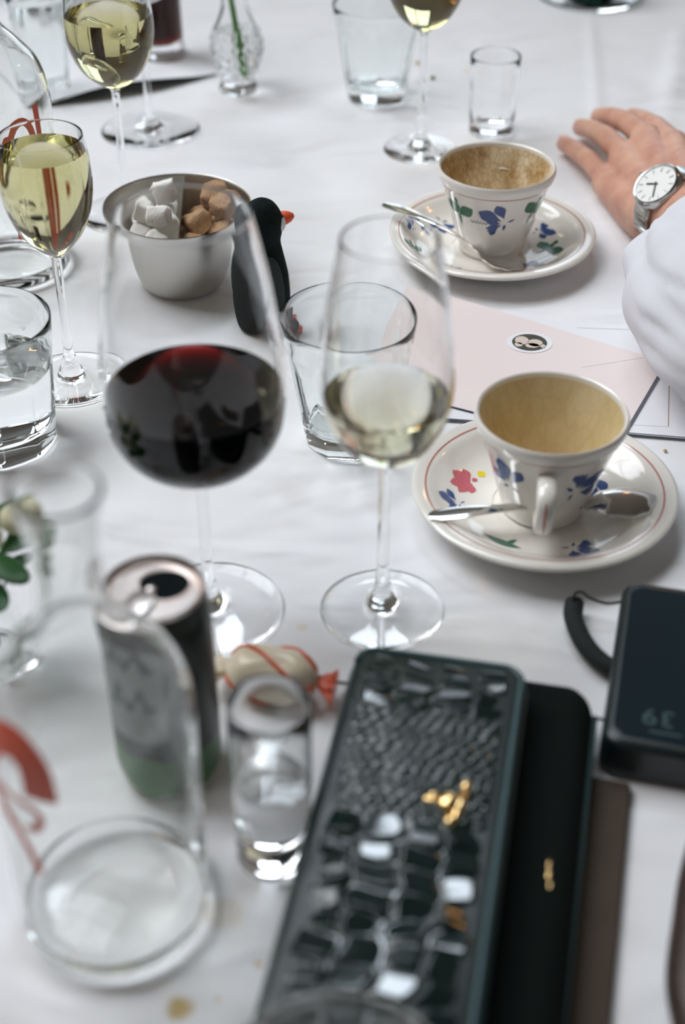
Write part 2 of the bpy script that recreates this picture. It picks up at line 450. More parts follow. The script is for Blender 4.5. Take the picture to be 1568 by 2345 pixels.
def decal(name, surf, th0, s0, polys, mat, parent, rot=0.0, sc=1.0, strokes=(), lift=0.00018):
    V, F = [], []
    cr, sr = math.cos(rot) * sc, math.sin(rot) * sc
    T = lambda p: surf.put(p[0] * cr - p[1] * sr, p[0] * sr + p[1] * cr, th0, s0, lift)
    for poly in polys:
        cx = sum(p[0] for p in poly) / len(poly); cy = sum(p[1] for p in poly) / len(poly)
        n = len(poly); base = len(V); V.append(T((cx, cy)))
        for f in (0.5, 1.0):
            for p in poly: V.append(T((cx + (p[0] - cx) * f, cy + (p[1] - cy) * f)))
        for j in range(n):
            k = (j + 1) % n
            F.append((base, base + 1 + j, base + 1 + k)); F.append((base + 1 + j, base + 1 + n + j, base + 1 + n + k, base + 1 + k))
    for pts, wd in strokes:
        L, R = stroke(pts, wd); base = len(V)
        for a, b in zip(L, R): V.append(T(a)); V.append(T(((a[0] + b[0]) / 2, (a[1] + b[1]) / 2))); V.append(T(b))
        for i in range(len(L) - 1):
            q = base + 3 * i
            F.append((q, q + 3, q + 4, q + 1)); F.append((q + 1, q + 4, q + 5, q + 2))
    return mk(name, V, F, mat, parent, angle=180)

def blue_flower():
    """about 22 mm: broad petals and a row of small leaves fanning out from one point, sizes in mm"""
    r = math.radians
    polys = [petal(-2.5, 1.5, 15.5, 4.6, r(152), tip=1.5), petal(-1.0, 3.0, 12.5, 3.3, r(112), tip=1.5), petal(-3.0, -0.2, 9.0, 2.1, r(170), tip=1.3)]
    for k, an in enumerate((196, 208, 222, 236)):
        polys.append(petal(-2.6 - 1.1 * k, -1.3 - 0.9 * k, 10.5 - 1.3 * k, 1.75, r(an), tip=1.15))
    polys += [petal(1.2, 0.4, 5.0, 0.7, r(20)), petal(-0.5, -1.2, 5.0, 1.0, r(262))]
    return polys

def green_leaf():
    r = math.radians
    return [petal(-0.6, 0, 15, 5.0, r(138), tip=1.15), petal(0, 0.5, 11, 2.6, r(92), tip=1.1), petal(0.6, 0, 15.5, 5.2, r(28), tip=1.15),
            petal(0, 1.0, 11, 1.2, r(-92)), petal(0.3, 9.0, 6.5, 1.8, r(86), tip=1.1)]

def pink_flower():
    r = math.radians
    return [petal(0.4 * math.cos(r(a)), 0.4 * math.sin(r(a)), l, w, r(a), tip=1.35) for a, l, w in ((112, 6.5, 2.0), (145, 8.2, 2.3), (180, 8.6, 2.3), (215, 8.2, 2.3), (250, 6.5, 2.0), (40, 3.0, 1.2))]

# ------------------------------------------------------------------ the setting: a dining room with a skylight and a side window
FZ = -0.75; CZ = 2.2
V, F = box(-2.6, 3.2, -1.8, 4.6, FZ - 0.05, FZ)
struct(mk('floor', V, F, M['wood'], smooth=False))
V, F = join(box(-0.2, 3.2, -1.8, 4.6, CZ, CZ + 0.1), box(-2.6, -0.2, 3.4, 4.6, CZ, CZ + 0.1), box(-2.6, -0.2, -1.8, -0.6, CZ, CZ + 0.1))
struct(mk('ceiling', V, F, M['ceil'], smooth=False))
V, F = join(box(-2.7, -2.6, -1.8, 0.75, FZ, CZ), box(-2.7, -2.6, 3.05, 4.6, FZ, CZ),
            box(-2.7, -2.6, 0.75, 3.05, FZ, 0.2), box(-2.7, -2.6, 0.75, 3.05, 1.8, CZ))
struct(mk('wall_left', V, F, M['wall'], smooth=False))
V, F = join(box(-2.7, 0.0, 4.6, 4.7, FZ, CZ), box(1.5, 3.2, 4.6, 4.7, FZ, CZ), box(0.0, 1.5, 4.6, 4.7, FZ, 0.2), box(0.0, 1.5, 4.6, 4.7, 1.7, CZ))
struct(mk('wall_back', V, F, M['wall'], smooth=False))
V, F = box(3.2, 3.3, -1.8, 4.6, FZ, CZ)
struct(mk('wall_right', V, F, M['wall'], smooth=False))
wf = struct(mk('window_1', *join(box(-2.49, -2.44, 0.75, 0.80, 0.2, 1.8), box(-2.49, -2.44, 3.0, 3.05, 0.2, 1.8),
            box(-2.49, -2.44, 0.8, 3.0, 0.2, 0.25), box(-2.49, -2.44, 0.8, 3.0, 1.75, 1.8)), M['frame'], smooth=False))
for k in range(1, 3):
    y = 0.8 + 2.2 * k / 3
    mk('mullion', *box(-2.485, -2.445, y - 0.02, y + 0.02, 0.25, 1.75), M['frame'], wf, smooth=False)
mk('transom', *box(-2.485, -2.445, 0.8, 3.0, 0.98, 1.02), M['frame'], wf, smooth=False)
sf = struct(mk('window_2', *join(box(-0.92, -0.85, -1.07, 1.07, -0.08, 0.02), box(0.85, 0.92, -1.07, 1.07, -0.08, 0.02),
            box(-0.85, 0.85, -1.07, -1.0, -0.08, 0.02), box(-0.85, 0.85, 1.0, 1.07, -0.08, 0.02)), M['frame'], smooth=False))
sf.location = roof_light.location; sf.rotation_euler = roof_light.rotation_euler
for k in (-1, 1): mk('glazing_bar', *box(-0.85, 0.85, k * 0.33 - 0.02, k * 0.33 + 0.02, -0.06, -0.02), M['frame'], sf, smooth=False)
mk('glazing_bar', *box(-0.02, 0.02, -1.0, 1.0, -0.06, -0.02), M['frame'], sf, smooth=False)

bf = struct(mk('window_3', *join(box(-0.02, 0.03, 4.48, 4.53, 0.18, 1.72), box(1.47, 1.52, 4.48, 4.53, 0.18, 1.72), box(0.03, 1.47, 4.48, 4.53, 0.18, 0.23), box(0.03, 1.47, 4.48, 4.53, 1.67, 1.72)), M['frame'], smooth=False))
mk('mullion', *box(0.73, 0.77, 4.485, 4.525, 0.23, 1.67), M['frame'], bf, smooth=False)
mk('transom', *box(0.03, 1.47, 4.485, 4.525, 1.15, 1.19), M['frame'], bf, smooth=False)

def pendant(x, y, z, label):
    t = thing('pendant_lamp', label, 'lamp', (x, y, z), group=None)
    m = bpy.data.materials.get('warm_bulb')
    if not m:
        m = bpy.data.materials.new('warm_bulb'); m.use_nodes = True; nt = m.node_tree
        nt.nodes.remove(nt.nodes['Principled BSDF']); e = nt.nodes.new('ShaderNodeEmission')
        e.inputs[0].default_value = (1.0, 0.50, 0.17, 1); e.inputs[1].default_value = 28
        nt.links.new(e.outputs[0], nt.nodes['Material Output'].inputs[0])
    mk('bulb', *ellipsoid((0, 0, 0), 0.035, 0.035, 0.045), m, t)
    mk('socket', *tube([(0, 0, 0.035), (0, 0, 0.09)], 0.018, 16), M['frame'], t)
    mk('cable', *tube([(0, 0, 0.09), (0, 0, CZ - z)], 0.003, 8), M['frame'], t)
pendant(1.25, 1.7, 1.2, 'hanging bare warm bulb over the right side of the table')
pendant(0.95, 3.3, 1.5, 'hanging bare warm bulb over the far end of the table')
pendant(-0.75, 0.35, 1.2, 'hanging bare warm bulb over the near left table edge')

cp = thing('glint_panel', 'small framed light panel added out of view for glints on the wallet', 'ceiling light', glint_light.location)
cp.rotation_euler = glint_light.rotation_euler
mk('frame', *join(box(-0.30, -0.275, -0.235, 0.235, -0.02, 0.02), box(0.275, 0.30, -0.235, 0.235, -0.02, 0.02), box(-0.275, 0.275, -0.235, -0.21, -0.02, 0.02), box(-0.275, 0.275, 0.21, 0.235, -0.02, 0.02)), M['frame'], cp, smooth=False)
mk('back_plate', *box(-0.29, 0.29, -0.225, 0.225, 0.02, 0.028), M['frame'], cp, smooth=False)

# table and cloth
tb = thing('dining_table', 'long oak dining table under a white tablecloth', 'table', (0, 1.25, FZ))
mk('tabletop', *slab(1.0, 2.3, -FZ - 0.050, -FZ - 0.012, 0.01, 0.004, cx=0), M['wood'], tb, angle=30)
for sx in (-1, 1):
    for sy in (-1, 1): mk('leg', *box(sx * 0.43 - 0.03, sx * 0.43 + 0.03, sy * 1.05 - 0.03, sy * 1.05 + 0.03, 0.0, -FZ - 0.050), M['wood'], tb, smooth=False)

def cloth():
    xs = np.linspace(-0.78, 0.78, 300); ys = np.linspace(-0.18, 2.7, 540)
    X, Y = np.meshgrid(xs, ys)
    hx, y0, y1 = 0.505, 0.095, 2.405
    ox = np.maximum(np.abs(X) - hx, 0); oy = np.maximum(y0 - Y, 0) + np.maximum(Y - y1, 0)
    o = np.maximum(ox, oy)
    Z = -o
    cx = np.sign(X) * np.minimum(np.abs(X), hx) + np.sign(X) * (0.02 + 0.02 * np.sin(Y * 22)) * np.clip(ox / 0.1, 0, 1)
    cy = np.clip(Y, y0, y1) + np.where(Y < y0, -1, 1) * (0.02 + 0.02 * np.sin(X * 22)) * np.clip(oy / 0.1, 0, 1)
    def ridge(a, b, w, h):
        ax, ay = a.x, a.y; dx, dy = b.x - ax, b.y - ay; l = math.hypot(dx, dy)
        u = ((X - ax) * dx + (Y - ay) * dy) / l; d = (-(X - ax) * dy + (Y - ay) * dx) / l
        win = 1 / (1 + np.exp(-(u + 0.01) / 0.02)) * 1 / (1 + np.exp((u - l - 0.01) / 0.03))
        return h * np.exp(-(d / w) ** 2) * win
    top = o <= 0
    wr = ridge(P(1352, 50), P(1372, 320), 0.006, 0.0022) + ridge(P(1556, 90), P(1530, 250), 0.012, 0.004)
    dip = ridge(P(600, 240), P(760, 470), 0.03, 0.004) + ridge(P(480, 300), P(700, 230), 0.025, 0.003) + ridge(P(560, 380), P(760, 330), 0.02, 0.0025)
    Z = Z + np.where(top, wr - dip - 0.0006, 0)
    n = len(xs); V = np.stack([cx, cy, Z], -1).reshape(-1, 3)
    F = [(j * n + i, j * n + i + 1, (j + 1) * n + i + 1, (j + 1) * n + i) for j in range(len(ys) - 1) for i in range(n - 1)]
    o = mk('tablecloth', V.tolist(), F, M['cloth'], angle=180)
    hem = [P(*q, 0.0002) for q in ((380, 1528), (480, 1538), (770, 1561), (1060, 1600), (1365, 1644), (1560, 1672))]
    mk('hem', *tube(catmull([tuple(q) for q in hem], 8), 0.0009, 6, flat=0.5), M['edge'], o)
    return tag(o, 'white cotton tablecloth with soft creases covering the whole table', 'tablecloth')
cloth()

def quad_sheet(name, pts, z, th, mat, label, cat, edge=None, parent=None):
    n = len(pts)
    V = [(p.x, p.y, z) for p in pts] + [(p.x, p.y, z + th) for p in pts]
    F = [tuple(reversed(range(n))), tuple(range(n, 2 * n))] + [(i, (i + 1) % n, n + (i + 1) % n, n + i) for i in range(n)]
    idx = [0, 0] + [1] * n if edge else [0] * (n + 2)
    o = mk(name, V, F, [mat, edge or mat], parent, smooth=False, idx=idx)
    if label: tag(o, label, cat)
    return o

# ------------------------------------------------------------------ glassware
def wine_glass(label, px, py, foot_r, bowl, level, wine, stem_r=0.0034, group=None, t=0.0011, lean=(0, 0)):
    p = P(px, py); g = thing('wine_glass', label, 'wine glass', (p.x, p.y, 0), group=group)
    g.rotation_euler = (lean[0], lean[1], 0)
    zb = bowl[0][1]
    low = [(0.0, 0.0006), (foot_r * 0.6, 0.0006), (foot_r - 0.001, 0.0), (foot_r, 0.0006), (foot_r - 0.0004, 0.0014)]
    cone = catmull([(foot_r - 0.0004, 0.0014), (foot_r * 0.62, 0.003), (foot_r * 0.3, 0.0055), (0.0085, 0.0095), (0.0052, 0.016), (stem_r + 0.0004, 0.028)], 5)
    f = low[:-1] + cone + [(stem_r, 0.036)]
    st = [(stem_r, 0.036), (stem_r * 0.93, 0.05), (stem_r * 0.93, zb - 0.022), (stem_r, zb - 0.012)]
    outer = catmull([(stem_r, zb - 0.012)] + [bowl[0]] + bowl[1:], 7)
    inner = [q for q in offset(outer, t) if q[0] > 0.004 and q[1] > zb + 0.0035]
    rim = lip(outer[-1], inner[-1])
    wet, dry = cut(inner, level) if level else (None, [(0.0, inner[0][1] - 0.0003)] + inner)
    bl = outer + rim + dry[::-1]
    for nm, pr in (('foot', f), ('stem', st), ('bowl', bl)):
        v, fc, _ = lathe(pr, 72); mk(nm, v, fc, M['glass'], g, angle=60)
    if level:
        pour('wine', [(0.0, inner[0][1] - 0.0003)] + wet, M[wine], g, 72)
    return g

RED = [(0.0042, 0.099), (0.018, 0.1025), (0.034, 0.112), (0.044, 0.126), (0.0475, 0.146), (0.0468, 0.172), (0.0425, 0.206), (0.0365, 0.236), (0.033, 0.250)]
MID = [(0.0042, 0.104), (0.013, 0.1095), (0.0235, 0.119), (0.031, 0.133), (0.0348, 0.150), (0.0342, 0.172), (0.0305, 0.203), (0.0265, 0.226), (0.0245, 0.237)]
SMALL = [(0.004, 0.099), (0.011, 0.105), (0.0205, 0.116), (0.0275, 0.132), (0.0305, 0.150), (0.0298, 0.168), (0.0275, 0.184)]
TULIP = [(0.0042, 0.112), (0.013, 0.1175), (0.0245, 0.128), (0.0325, 0.143), (0.0358, 0.160), (0.0345, 0.182), (0.0305, 0.204), (0.0275, 0.220)]
BIG = [(0.0042, 0.122), (0.018, 0.126), (0.034, 0.136), (0.044, 0.151), (0.047, 0.170), (0.045, 0.195), (0.037, 0.240), (0.034, 0.252)]
wine_glass('large wine glass with red wine standing in front of the sugar bowl', 482, 1395, 0.0427, RED, 0.151, 'red_wine')
wine_glass('tall slim wine glass a third full of pale white wine beside the croc wallet', 874, 1395, 0.0360, MID, 0.147, 'white_wine')
wine_glass('small wine glass filled nearly to the rim with white wine at the left edge', 166, 868, 0.0370, SMALL, 0.174, 'white_wine_deep')
wine_glass('wine glass of white wine with its stem rising behind the sugar bowl', 292, 490, 0.0400, TULIP, 0.174, 'white_wine_deep')
wine_glass('white wine glass behind the far coffee cup, its bowl cut by the top frame edge', 962, 342, 0.0350, TULIP, 0.176, 'white_wine_deep')
wine_glass('empty wine glass with a broad clear foot behind the second white wine', 345, 298, 0.0480, BIG, None, None)

def tumbler(label, px, py, rb, rt, h, water=None, wall=0.0, mat='glass_green', facets=9, group=None, rot=0.0, pos=None):
    p = pos or P(px, py); g = thing('tumbler', label, 'tumbler', (p.x, p.y, 0), rot, group)
    o = [(rb - 0.0015, 0.0), (rb, 0.0015)] + [(rb + (rt - rb) * (k / 14) ** 0.9, 0.0015 + (h - 0.0015) * k / 14) for k in range(1, 15)]
    nb = len(o)
    base = 0.013
    inn = [(0.0, base), (rb * 0.6, base + 0.0004), (rb - 0.004 - wall, base + 0.002)]
    for k in range(1, 15):
        z = base + 0.003 + (h - base - 0.003) * k / 14
        inn.append((rb + (rt - rb) * (z / h) ** 0.9 - 0.0024 - wall + 0.0011 * (z / h), z))
    wet, dry = cut(inn, water) if water else (None, inn)
    prof = [(0.0, 0.0012), (rb * 0.7, 0.0012)] + o + lip(o[-1], inn[-1]) + dry[::-1]
    zf = h * 0.74
    def rmod(i, r, z, a):
        if i < 2 or i >= 2 + nb: return r
        s = 2 * PI / facets; d = (a % s) - s / 2
        flat = r * math.cos(s / 2) / math.cos(d)
        # arched tops of the facets
        top = zf + h * 0.05 * math.cos(d / (s / 2) * PI / 2)
        k = min(max((top - z) / (h * 0.05), 0), 1)
        return r + (flat * 0.5 + (r * 0.985) * 0.5 - r) * k if k else r
    v, f, _ = lathe(prof, 108, rmod); mk('glass_body', v, f, M[mat], g, angle=32)
    if water: pour('water', wet, M['water'], g, 108)
    return g
tumbler('empty faceted tumbler standing behind the slim pale white wine glass', 800, 1003, 0.0300, 0.0455, 0.095)
tumbler('empty faceted tumbler at the far side between flower vase and wine glass', 862, 224, 0.0300, 0.0450, 0.095, rot=0.2)
tumbler('straight faceted water tumbler half full of water at the left edge', 0, 1004, 0.0385, 0.0455, 0.092, water=0.058, rot=0.1)
tumbler('pale blue water tumbler standing furthest back in the top left corner', 70, 8, 0.0330, 0.0450, 0.110, water=0.07)
tumbler('slender empty tumbler behind the far carafe at the left', 112, 222, 0.0220, 0.0300, 0.105, facets=8)
tumbler('tumbler at the near end of the wallet with only its rim in view', 0, 0, 0.0300, 0.0455, 0.090, wall=0.003, mat='glass_thick', pos=Vector((-0.002, 0.262, 0)))

def shot_glass(label, px, py, rb, rt, h, liquid=None):
    p = P(px, py); g = thing('shot_glass', label, 'shot glass', (p.x, p.y, 0))
    base = 0.017 if liquid else 0.006
    o = [(rb - 0.001, 0), (rb, 0.001)] + [(rb + (rt - rb) * k / 8, 0.001 + (h - 0.001) * k / 8) for k in range(1, 9)]
    inn = [(0, base), (rb * 0.6, base + 0.0006), (rb - 0.0035, base + 0.003)]
    for k in range(1, 9):
        z = base + 0.004 + (h - base - 0.004) * k / 8; inn.append((rb + (rt - rb) * z / h - 0.0018, z))
    wet, dry = cut(inn, liquid) if liquid else (None, inn)
    v, f, _ = lathe([(0, 0.0008), (rb * 0.7, 0.0008)] + o + lip(o[-1], inn[-1]) + dry[::-1], 64)
    mk('glass_body', v, f, M['glass'], g, angle=40)
    if liquid:
        pour('clear_spirit', wet, M['water'], g, 64)
    return g
shot_glass('narrow straight shot glass half full of clear spirit left of the wallet', 629, 1950, 0.0185, 0.0192, 0.100, 0.052)
shot_glass('empty straight shot glass standing behind the far coffee cup', 1124, 300, 0.0215, 0.0240, 0.074)

CAR_OUT = [(0.0405, 0.0), (0.0432, 0.003), (0.0437, 0.012)] + [(0.0437, 0.012 + 0.108 * k / 6) for k in range(1, 7)]
CAR_TOP = catmull([(0.0437, 0.120), (0.0428, 0.135), (0.0378, 0.151), (0.0272, 0.164), (0.0178, 0.175), (0.0138, 0.188), (0.0130, 0.203), (0.0140, 0.222), (0.0165, 0.234), (0.0178, 0.239)], 6)
CAR_OUT = CAR_OUT + CAR_TOP[1:]
def carafe(label, px, py, rot=0.0, sc=1.0):
    p = P(px, py); g = thing('carafe', label, 'carafe', (p.x, p.y, 0), rot)
    inner = [q for q in offset(CAR_OUT, 0.0019) if q[1] > 0.012]
    prof = [(0, 0.003), (0.026, 0.0022), (0.036, 0.0)] + CAR_OUT + lip(CAR_OUT[-1], inner[-1]) + inner[::-1] + [(0.037, 0.0085), (0.030, 0.0065), (0, 0.0068)]
    v, f, _ = lathe(prof, 80); mk('glass_body', v, f, M['glass_thick'], g, angle=50); g.scale = (sc, sc, sc)
    return g, Surf(CAR_OUT)
g, sf_ = carafe('clear glass carafe with red print closest to the camera at lower left', 270, 2066)
s0 = sf_.find(1, 0.110)
decal('red_print', sf_, math.radians(-123), s0, [], M['red_print'], g, strokes=[
    (catmull([(-0.020, 0.014), (-0.012, 0.030), (0.001, 0.033), (0.010, 0.024), (0.011, 0.008)], 5), 0.0075),
    (catmull([(-0.022, 0.006), (-0.008, 0.004), (0.008, 0.000), (0.007, -0.010), (0.001, -0.012)], 5), 0.0019),
    (catmull([(-0.026, 0.008), (-0.012, -0.008), (-0.002, -0.022), (0.004, -0.040)], 5), [0.0015 + 0.0011 * math.sin(PI * min(k / 10, 1)) + 0.0008 for k in range(16)])])
g, sf_ = carafe('clear glass carafe with red print behind the small white wine at the left edge', 26, 606, sc=1.12)
s0 = sf_.find(1, 0.085)
for th, pts, w in ((-52, [(-0.012, 0.018), (-0.004, 0.034), (0.006, 0.036), (0.012, 0.020), (0.012, -0.02)], 0.0026),
                   (-70, [(-0.004, 0.016), (0.002, 0.026), (0.006, 0.022)], 0.0045),
                   (-30, [(0, 0.045), (0.001, 0.0), (0.0, -0.045)], 0.0026), (-44, [(0, 0.01), (0.001, -0.02), (0.0, -0.045)], 0.0020),
                   (-62, [(0, 0.0), (0.001, -0.02), (0.0, -0.045)], 0.0026)):
    decal('red_print', sf_, math.radians(th), s0, [], M['red_print'], g, strokes=[(catmull(pts, 5), w)])

def highball():
    p = P(366, 132); g = thing('highball_glass', 'tall glass of dark brown drink with thick clear base behind white wine', 'glass', (p.x, p.y, 0))
    o = [(0.0255, 0), (0.0268, 0.0015), (0.0272, 0.008), (0.0262, 0.020), (0.0262, 0.06), (0.0275, 0.10), (0.030, 0.145)]
    inn = [(0, 0.018), (0.017, 0.0185), (0.0232, 0.0215), (0.0240, 0.06), (0.0253, 0.10), (0.0280, 0.145)]
    wet, dry = cut(inn, 0.125)
    def rmod(i, r, z, a): return r + (0.0006 * math.cos(12 * a) if i in (3, 4, 5) else 0)
    v, f, _ = lathe([(0, 0.004), (0.018, 0.0015)] + o + lip(o[-1], inn[-1]) + dry[::-1], 72, rmod); mk('glass_body', v, f, M['glass'], g, angle=40)
    pour('brown_drink', wet, M['cola'], g, 72)
highball()

def vase():
    p = P(546, 204); g = thing('bud_vase', 'small cut crystal bud vase of water holding one green stem', 'vase', (p.x, p.y, 0))
    o = catmull([(0.0195, 0.0), (0.0205, 0.003), (0.0185, 0.007), (0.0170, 0.011), (0.0215, 0.024), (0.0268, 0.044), (0.0240, 0.060), (0.0165, 0.078), (0.0135, 0.090), (0.0150, 0.104), (0.019, 0.118)], 5)
    inn = [q for q in offset(o, 0.0030) if q[1] > 0.017]
    n = len(o)
    def rmod(i, r, z, a):
        if 2 <= i < 2 + n and 0.012 < z < 0.066:
            return r + 0.0024 * (min(abs(math.sin(7 * a + z * 260)), abs(math.sin(7 * a - z * 260))) - 0.4)
        return r
    wet, dry = cut([(0, 0.016)] + inn, 0.062)
    v, f, _ = lathe([(0, 0.001), (0.012, 0.001)] + o + lip(o[-1], inn[-1]) + dry[::-1], 128, rmod)
    mk('crystal_body', v, f, M['glass'], g, angle=25)
    pour('water', wet, M['water'], g, 128)
    fl = thing('cut_flower', 'single green flower stem standing in the crystal bud vase', 'flower', (p.x, p.y, 0.018))
    path = catmull([(0.006, -0.002, 0.0), (0.002, 0, 0.03), (-0.003, 0, 0.07), (-0.007, 0.001, 0.10), (-0.012, 0.003, 0.16), (-0.012, 0.004, 0.20)], 5)
    rad = [0.0030 + (0.0007 if k in (5, 6, 14) else 0) for k in range(len(path))]
    mk('stem', *tube(path, rad, 12), M['stem'], fl)
    for k in range(5):
        a = 2 * PI * k / 5
        R = Matrix.Rotation(a, 3, 'Z') @ Matrix.Rotation(math.radians(50), 3, 'Y')
        mk('petal', *ellipsoid(Vector((-0.012, 0.004, 0.203)) + R @ Vector((0.012, 0, 0)), 0.014, 0.008, 0.0015, 12, 8, R), M['bud'], fl)
vase()

def glass_dish():
    p = P(1346, -8); g = thing('glass_dish', 'clear round glass dish under a dark votive in the top right corner', 'dish', (p.x, p.y, 0))
    o = [(0.055, 0), (0.0615, 0.002), (0.063, 0.006)]
    v, f, _ = lathe([(0, 0.0)] + o + [(0.0622, 0.0068), (0.0595, 0.0045), (0.054, 0.0032), (0, 0.0032)], 72); mk('glass_body', v, f, M['glass_green'], g, angle=50)
    t = thing('votive_holder', 'dark green glass votive holder standing on the clear dish', 'candle holder', (p.x, p.y - 0.016, 0.0034))
    oo = catmull([(0.022, 0), (0.030, 0.004), (0.034, 0.016), (0.0345, 0.035), (0.032, 0.055)], 4)
    ii = [q for q in offset(oo, 0.002) if q[1] > 0.006]
    v, f, _ = lathe([(0, 0)] + oo + ii[::-1] + [(0, 0.005)], 56); mk('cup', v, f, M['glass_dark'], t, angle=50)
    mk('candle', *lathe([(0, 0.006), (0.020, 0.006), (0.020, 0.022), (0, 0.022)], 32)[:2], M['bud'], t, angle=40)
glass_dish()

# ------------------------------------------------------------------ coffee cups, saucers, spoons
SAU_TOP = catmull([(0.0830, 0.0200), (0.0805, 0.0213), (0.0745, 0.0203), (0.0700, 0.0185), (0.0640, 0.0140), (0.0560, 0.0092), (0.0440, 0.0062), (0.0320, 0.0052), (0.0300, 0.0045), (0.0010, 0.0045)], 5)
SAU_BOT = [(0, 0.0015), (0.033, 0.0015), (0.034, 0.0), (0.0365, 0.0), (0.038, 0.002), (0.055, 0.0056), (0.066, 0.0098), (0.074, 0.0148), (0.0805, 0.0172), (0.0826, 0.0182)]
def saucer(label, p, rz=0.0, sc=1.0):
    g = thing('saucer', label, 'saucer', (p.x, p.y, 0.0), rz)
    v, f, fi = lathe(SAU_BOT + SAU_TOP + [(0, 0.0045)], 96)
    mk('dish', v, f, M['glaze'], g, angle=70)
    sf = Surf(SAU_TOP)
    s0 = sf.find(0, 0.0742)
    ring = [(2 * PI * 0.0742 * k / 96, 0) for k in range(97)]
    decal('red_line', sf, 0, s0, [], M['redline'], g, strokes=[(ring, 0.00055)])
    g.scale = (sc, sc, sc)
    return g, sf

CUP_OUT = [(0.0245, 0.0), (0.0258, 0.0012), (0.0262, 0.004)] + catmull([(0.0262, 0.004), (0.0290, 0.014), (0.0335, 0.030), (0.0382, 0.046), (0.0425, 0.058), (0.0446, 0.0615), (0.0458, 0.066), (0.0455, 0.0685)], 5)[1:]
def cup(label, p, coffee, handle_dir, sc=1.0):
    g = thing('coffee_cup', label, 'coffee cup', (p.x, p.y, 0.0047 * sc), handle_dir + PI / 2)
    inn = catmull([(0.0430, 0.0690), (0.0420, 0.0655), (0.0385, 0.054), (0.0335, 0.038), (0.0285, 0.022), (0.0240, 0.012), (0.0160, 0.0068), (0.0010, 0.0060)], 5)
    prof = [(0, 0.002), (0.022, 0.002)] + CUP_OUT + [(0.0445, 0.0697)] + inn + [(0, 0.006)]
    v, f, fi = lathe(prof, 96)
    k0 = 2 + len(CUP_OUT) + 1 + 4
    mk('body', v, f, [M['glaze'], coffee], g, angle=70, idx=[1 if i >= k0 else 0 for i in fi])
    sf = Surf(CUP_OUT)
    ring = [(2 * PI * 0.0438 * k / 96, 0) for k in range(97)]
    decal('red_line', sf, 0, sf.find(1, 0.0600), [], M['redline'], g, strokes=[(ring, 0.0005)])
    # loop handle on the -y side of the cup
    path = catmull([(0, -0.0375, 0.048), (0, -0.050, 0.0525), (0, -0.0610, 0.0490), (0, -0.0640, 0.039), (0, -0.0580, 0.026), (0, -0.0460, 0.0185), (0, -0.0285, 0.0165)], 6)
    n = len(path); V, F = [], []
    m = 14
    for i, q in enumerate(path):
        q = Vector(q); t = (Vector(path[min(i + 1, n - 1)]) - Vector(path[max(i - 1, 0)])).normalized(); u = Vector((1, 0, 0)); w = t.cross(u)
        wd = 0.0054 + 0.0012 * abs(i / (n - 1) - 0.5); th = 0.0030
        for j in range(m):
            a = 2 * PI * j / m; V.append(q + u * wd * math.cos(a) + w * th * math.sin(a))
    for i in range(n - 1):
        for j in range(m):
            k = (j + 1) % m; F.append((i * m + j, (i + 1) * m + j, (i + 1) * m + k, i * m + k))
    h = mk('handle', V, F, M['glaze'], g, angle=180)
    line = [Vector(q) + Vector((0, -0.0031, 0.0)) for q in path[12:28]]
    mk('red_line', *tube(line, 0.0007, 6), M['redline'], h)
    g.scale = (sc, sc, sc)
    return g, sf

def sau_px(g, p, px, py, z=0.012):
    q = P(px, py, z); d = q - p
    return math.atan2(d.y, d.x), math.hypot(d.x, d.y)
def sau_decal(name, g, sf, p, px, py, polys, mat, rot=0.0, sc=0.001):
    th, r = sau_px(g, p, px, py)
    return decal(name, sf, th, sf.find(0, min(r, 0.071)), polys, M[mat], g, rot=rot, sc=sc)

pF = Vector((0.1262, 0.7165, 0)); pB = Vector((0.1232, 1.0705, 0))
sg, sf = saucer('cream saucer with pink flower and red rim line under the near cup', pF)
sau_decal('painted_flower', sg, sf, pF, 1080, 1090, pink_flower(), 'pink', rot=2.2, sc=0.0017)
sau_decal('painted_dot', sg, sf, pF, 1103, 1071, [petal(-2.2, 0, 4.4, 2.0, 0, tip=1.0)], 'yellow', sc=0.0015)
sau_decal('painted_flower', sg, sf, pF, 1052, 1142, blue_flower(), 'blue', rot=1.9, sc=0.00085)
sau_decal('painted_leaf', sg, sf, pF, 1150, 1228, [petal(-13, 1, 26, 3.6, -0.12, tip=1.1), petal(3, 0.5, 9, 2.0, 1.0)], 'green', rot=0.15, sc=0.001)
sau_decal('painted_flower', sg, sf, pF, 1310, 1238, blue_flower(), 'blue', rot=2.6, sc=0.0010)
sau_decal('painted_flower', sg, sf, pF, 1385, 1122, blue_flower(), 'blue', rot=-2.3, sc=0.0011)
sau_decal('painted_leaf', sg, sf, pF, 1230, 960, green_leaf(), 'green', sc=0.001)
cg, cf = cup('near cream cup with dried foam inside and its handle towards the camera', pF, M['coffee_a'], math.atan2(-0.7165, -0.10), 1.02)
def cup_decal(name, g, cf, ang, z, polys, mat, rot=0.0, sc=0.001):
    return decal(name, cf, ang, cf.find(1, z), polys, M[mat], g, rot=rot, sc=sc)
A0 = -PI / 2      # the handle side in the cup's own frame
cup_decal('painted_flower', cg, cf, A0 - math.radians(37), 0.033, blue_flower(), 'blue', rot=-0.85, sc=0.00118)
cup_decal('painted_flower', cg, cf, A0 + math.radians(28), 0.034, blue_flower(), 'blue', rot=-2.2, sc=0.00125)
cup_decal('painted_leaf', cg, cf, A0 - math.radians(98), 0.042, green_leaf(), 'green')
cup_decal('painted_flower', cg, cf, A0 + math.radians(120), 0.040, pink_flower(), 'pink', sc=0.0016)
cup_decal('painted_leaf', cg, cf, A0 + math.radians(165), 0.042, green_leaf(), 'green')

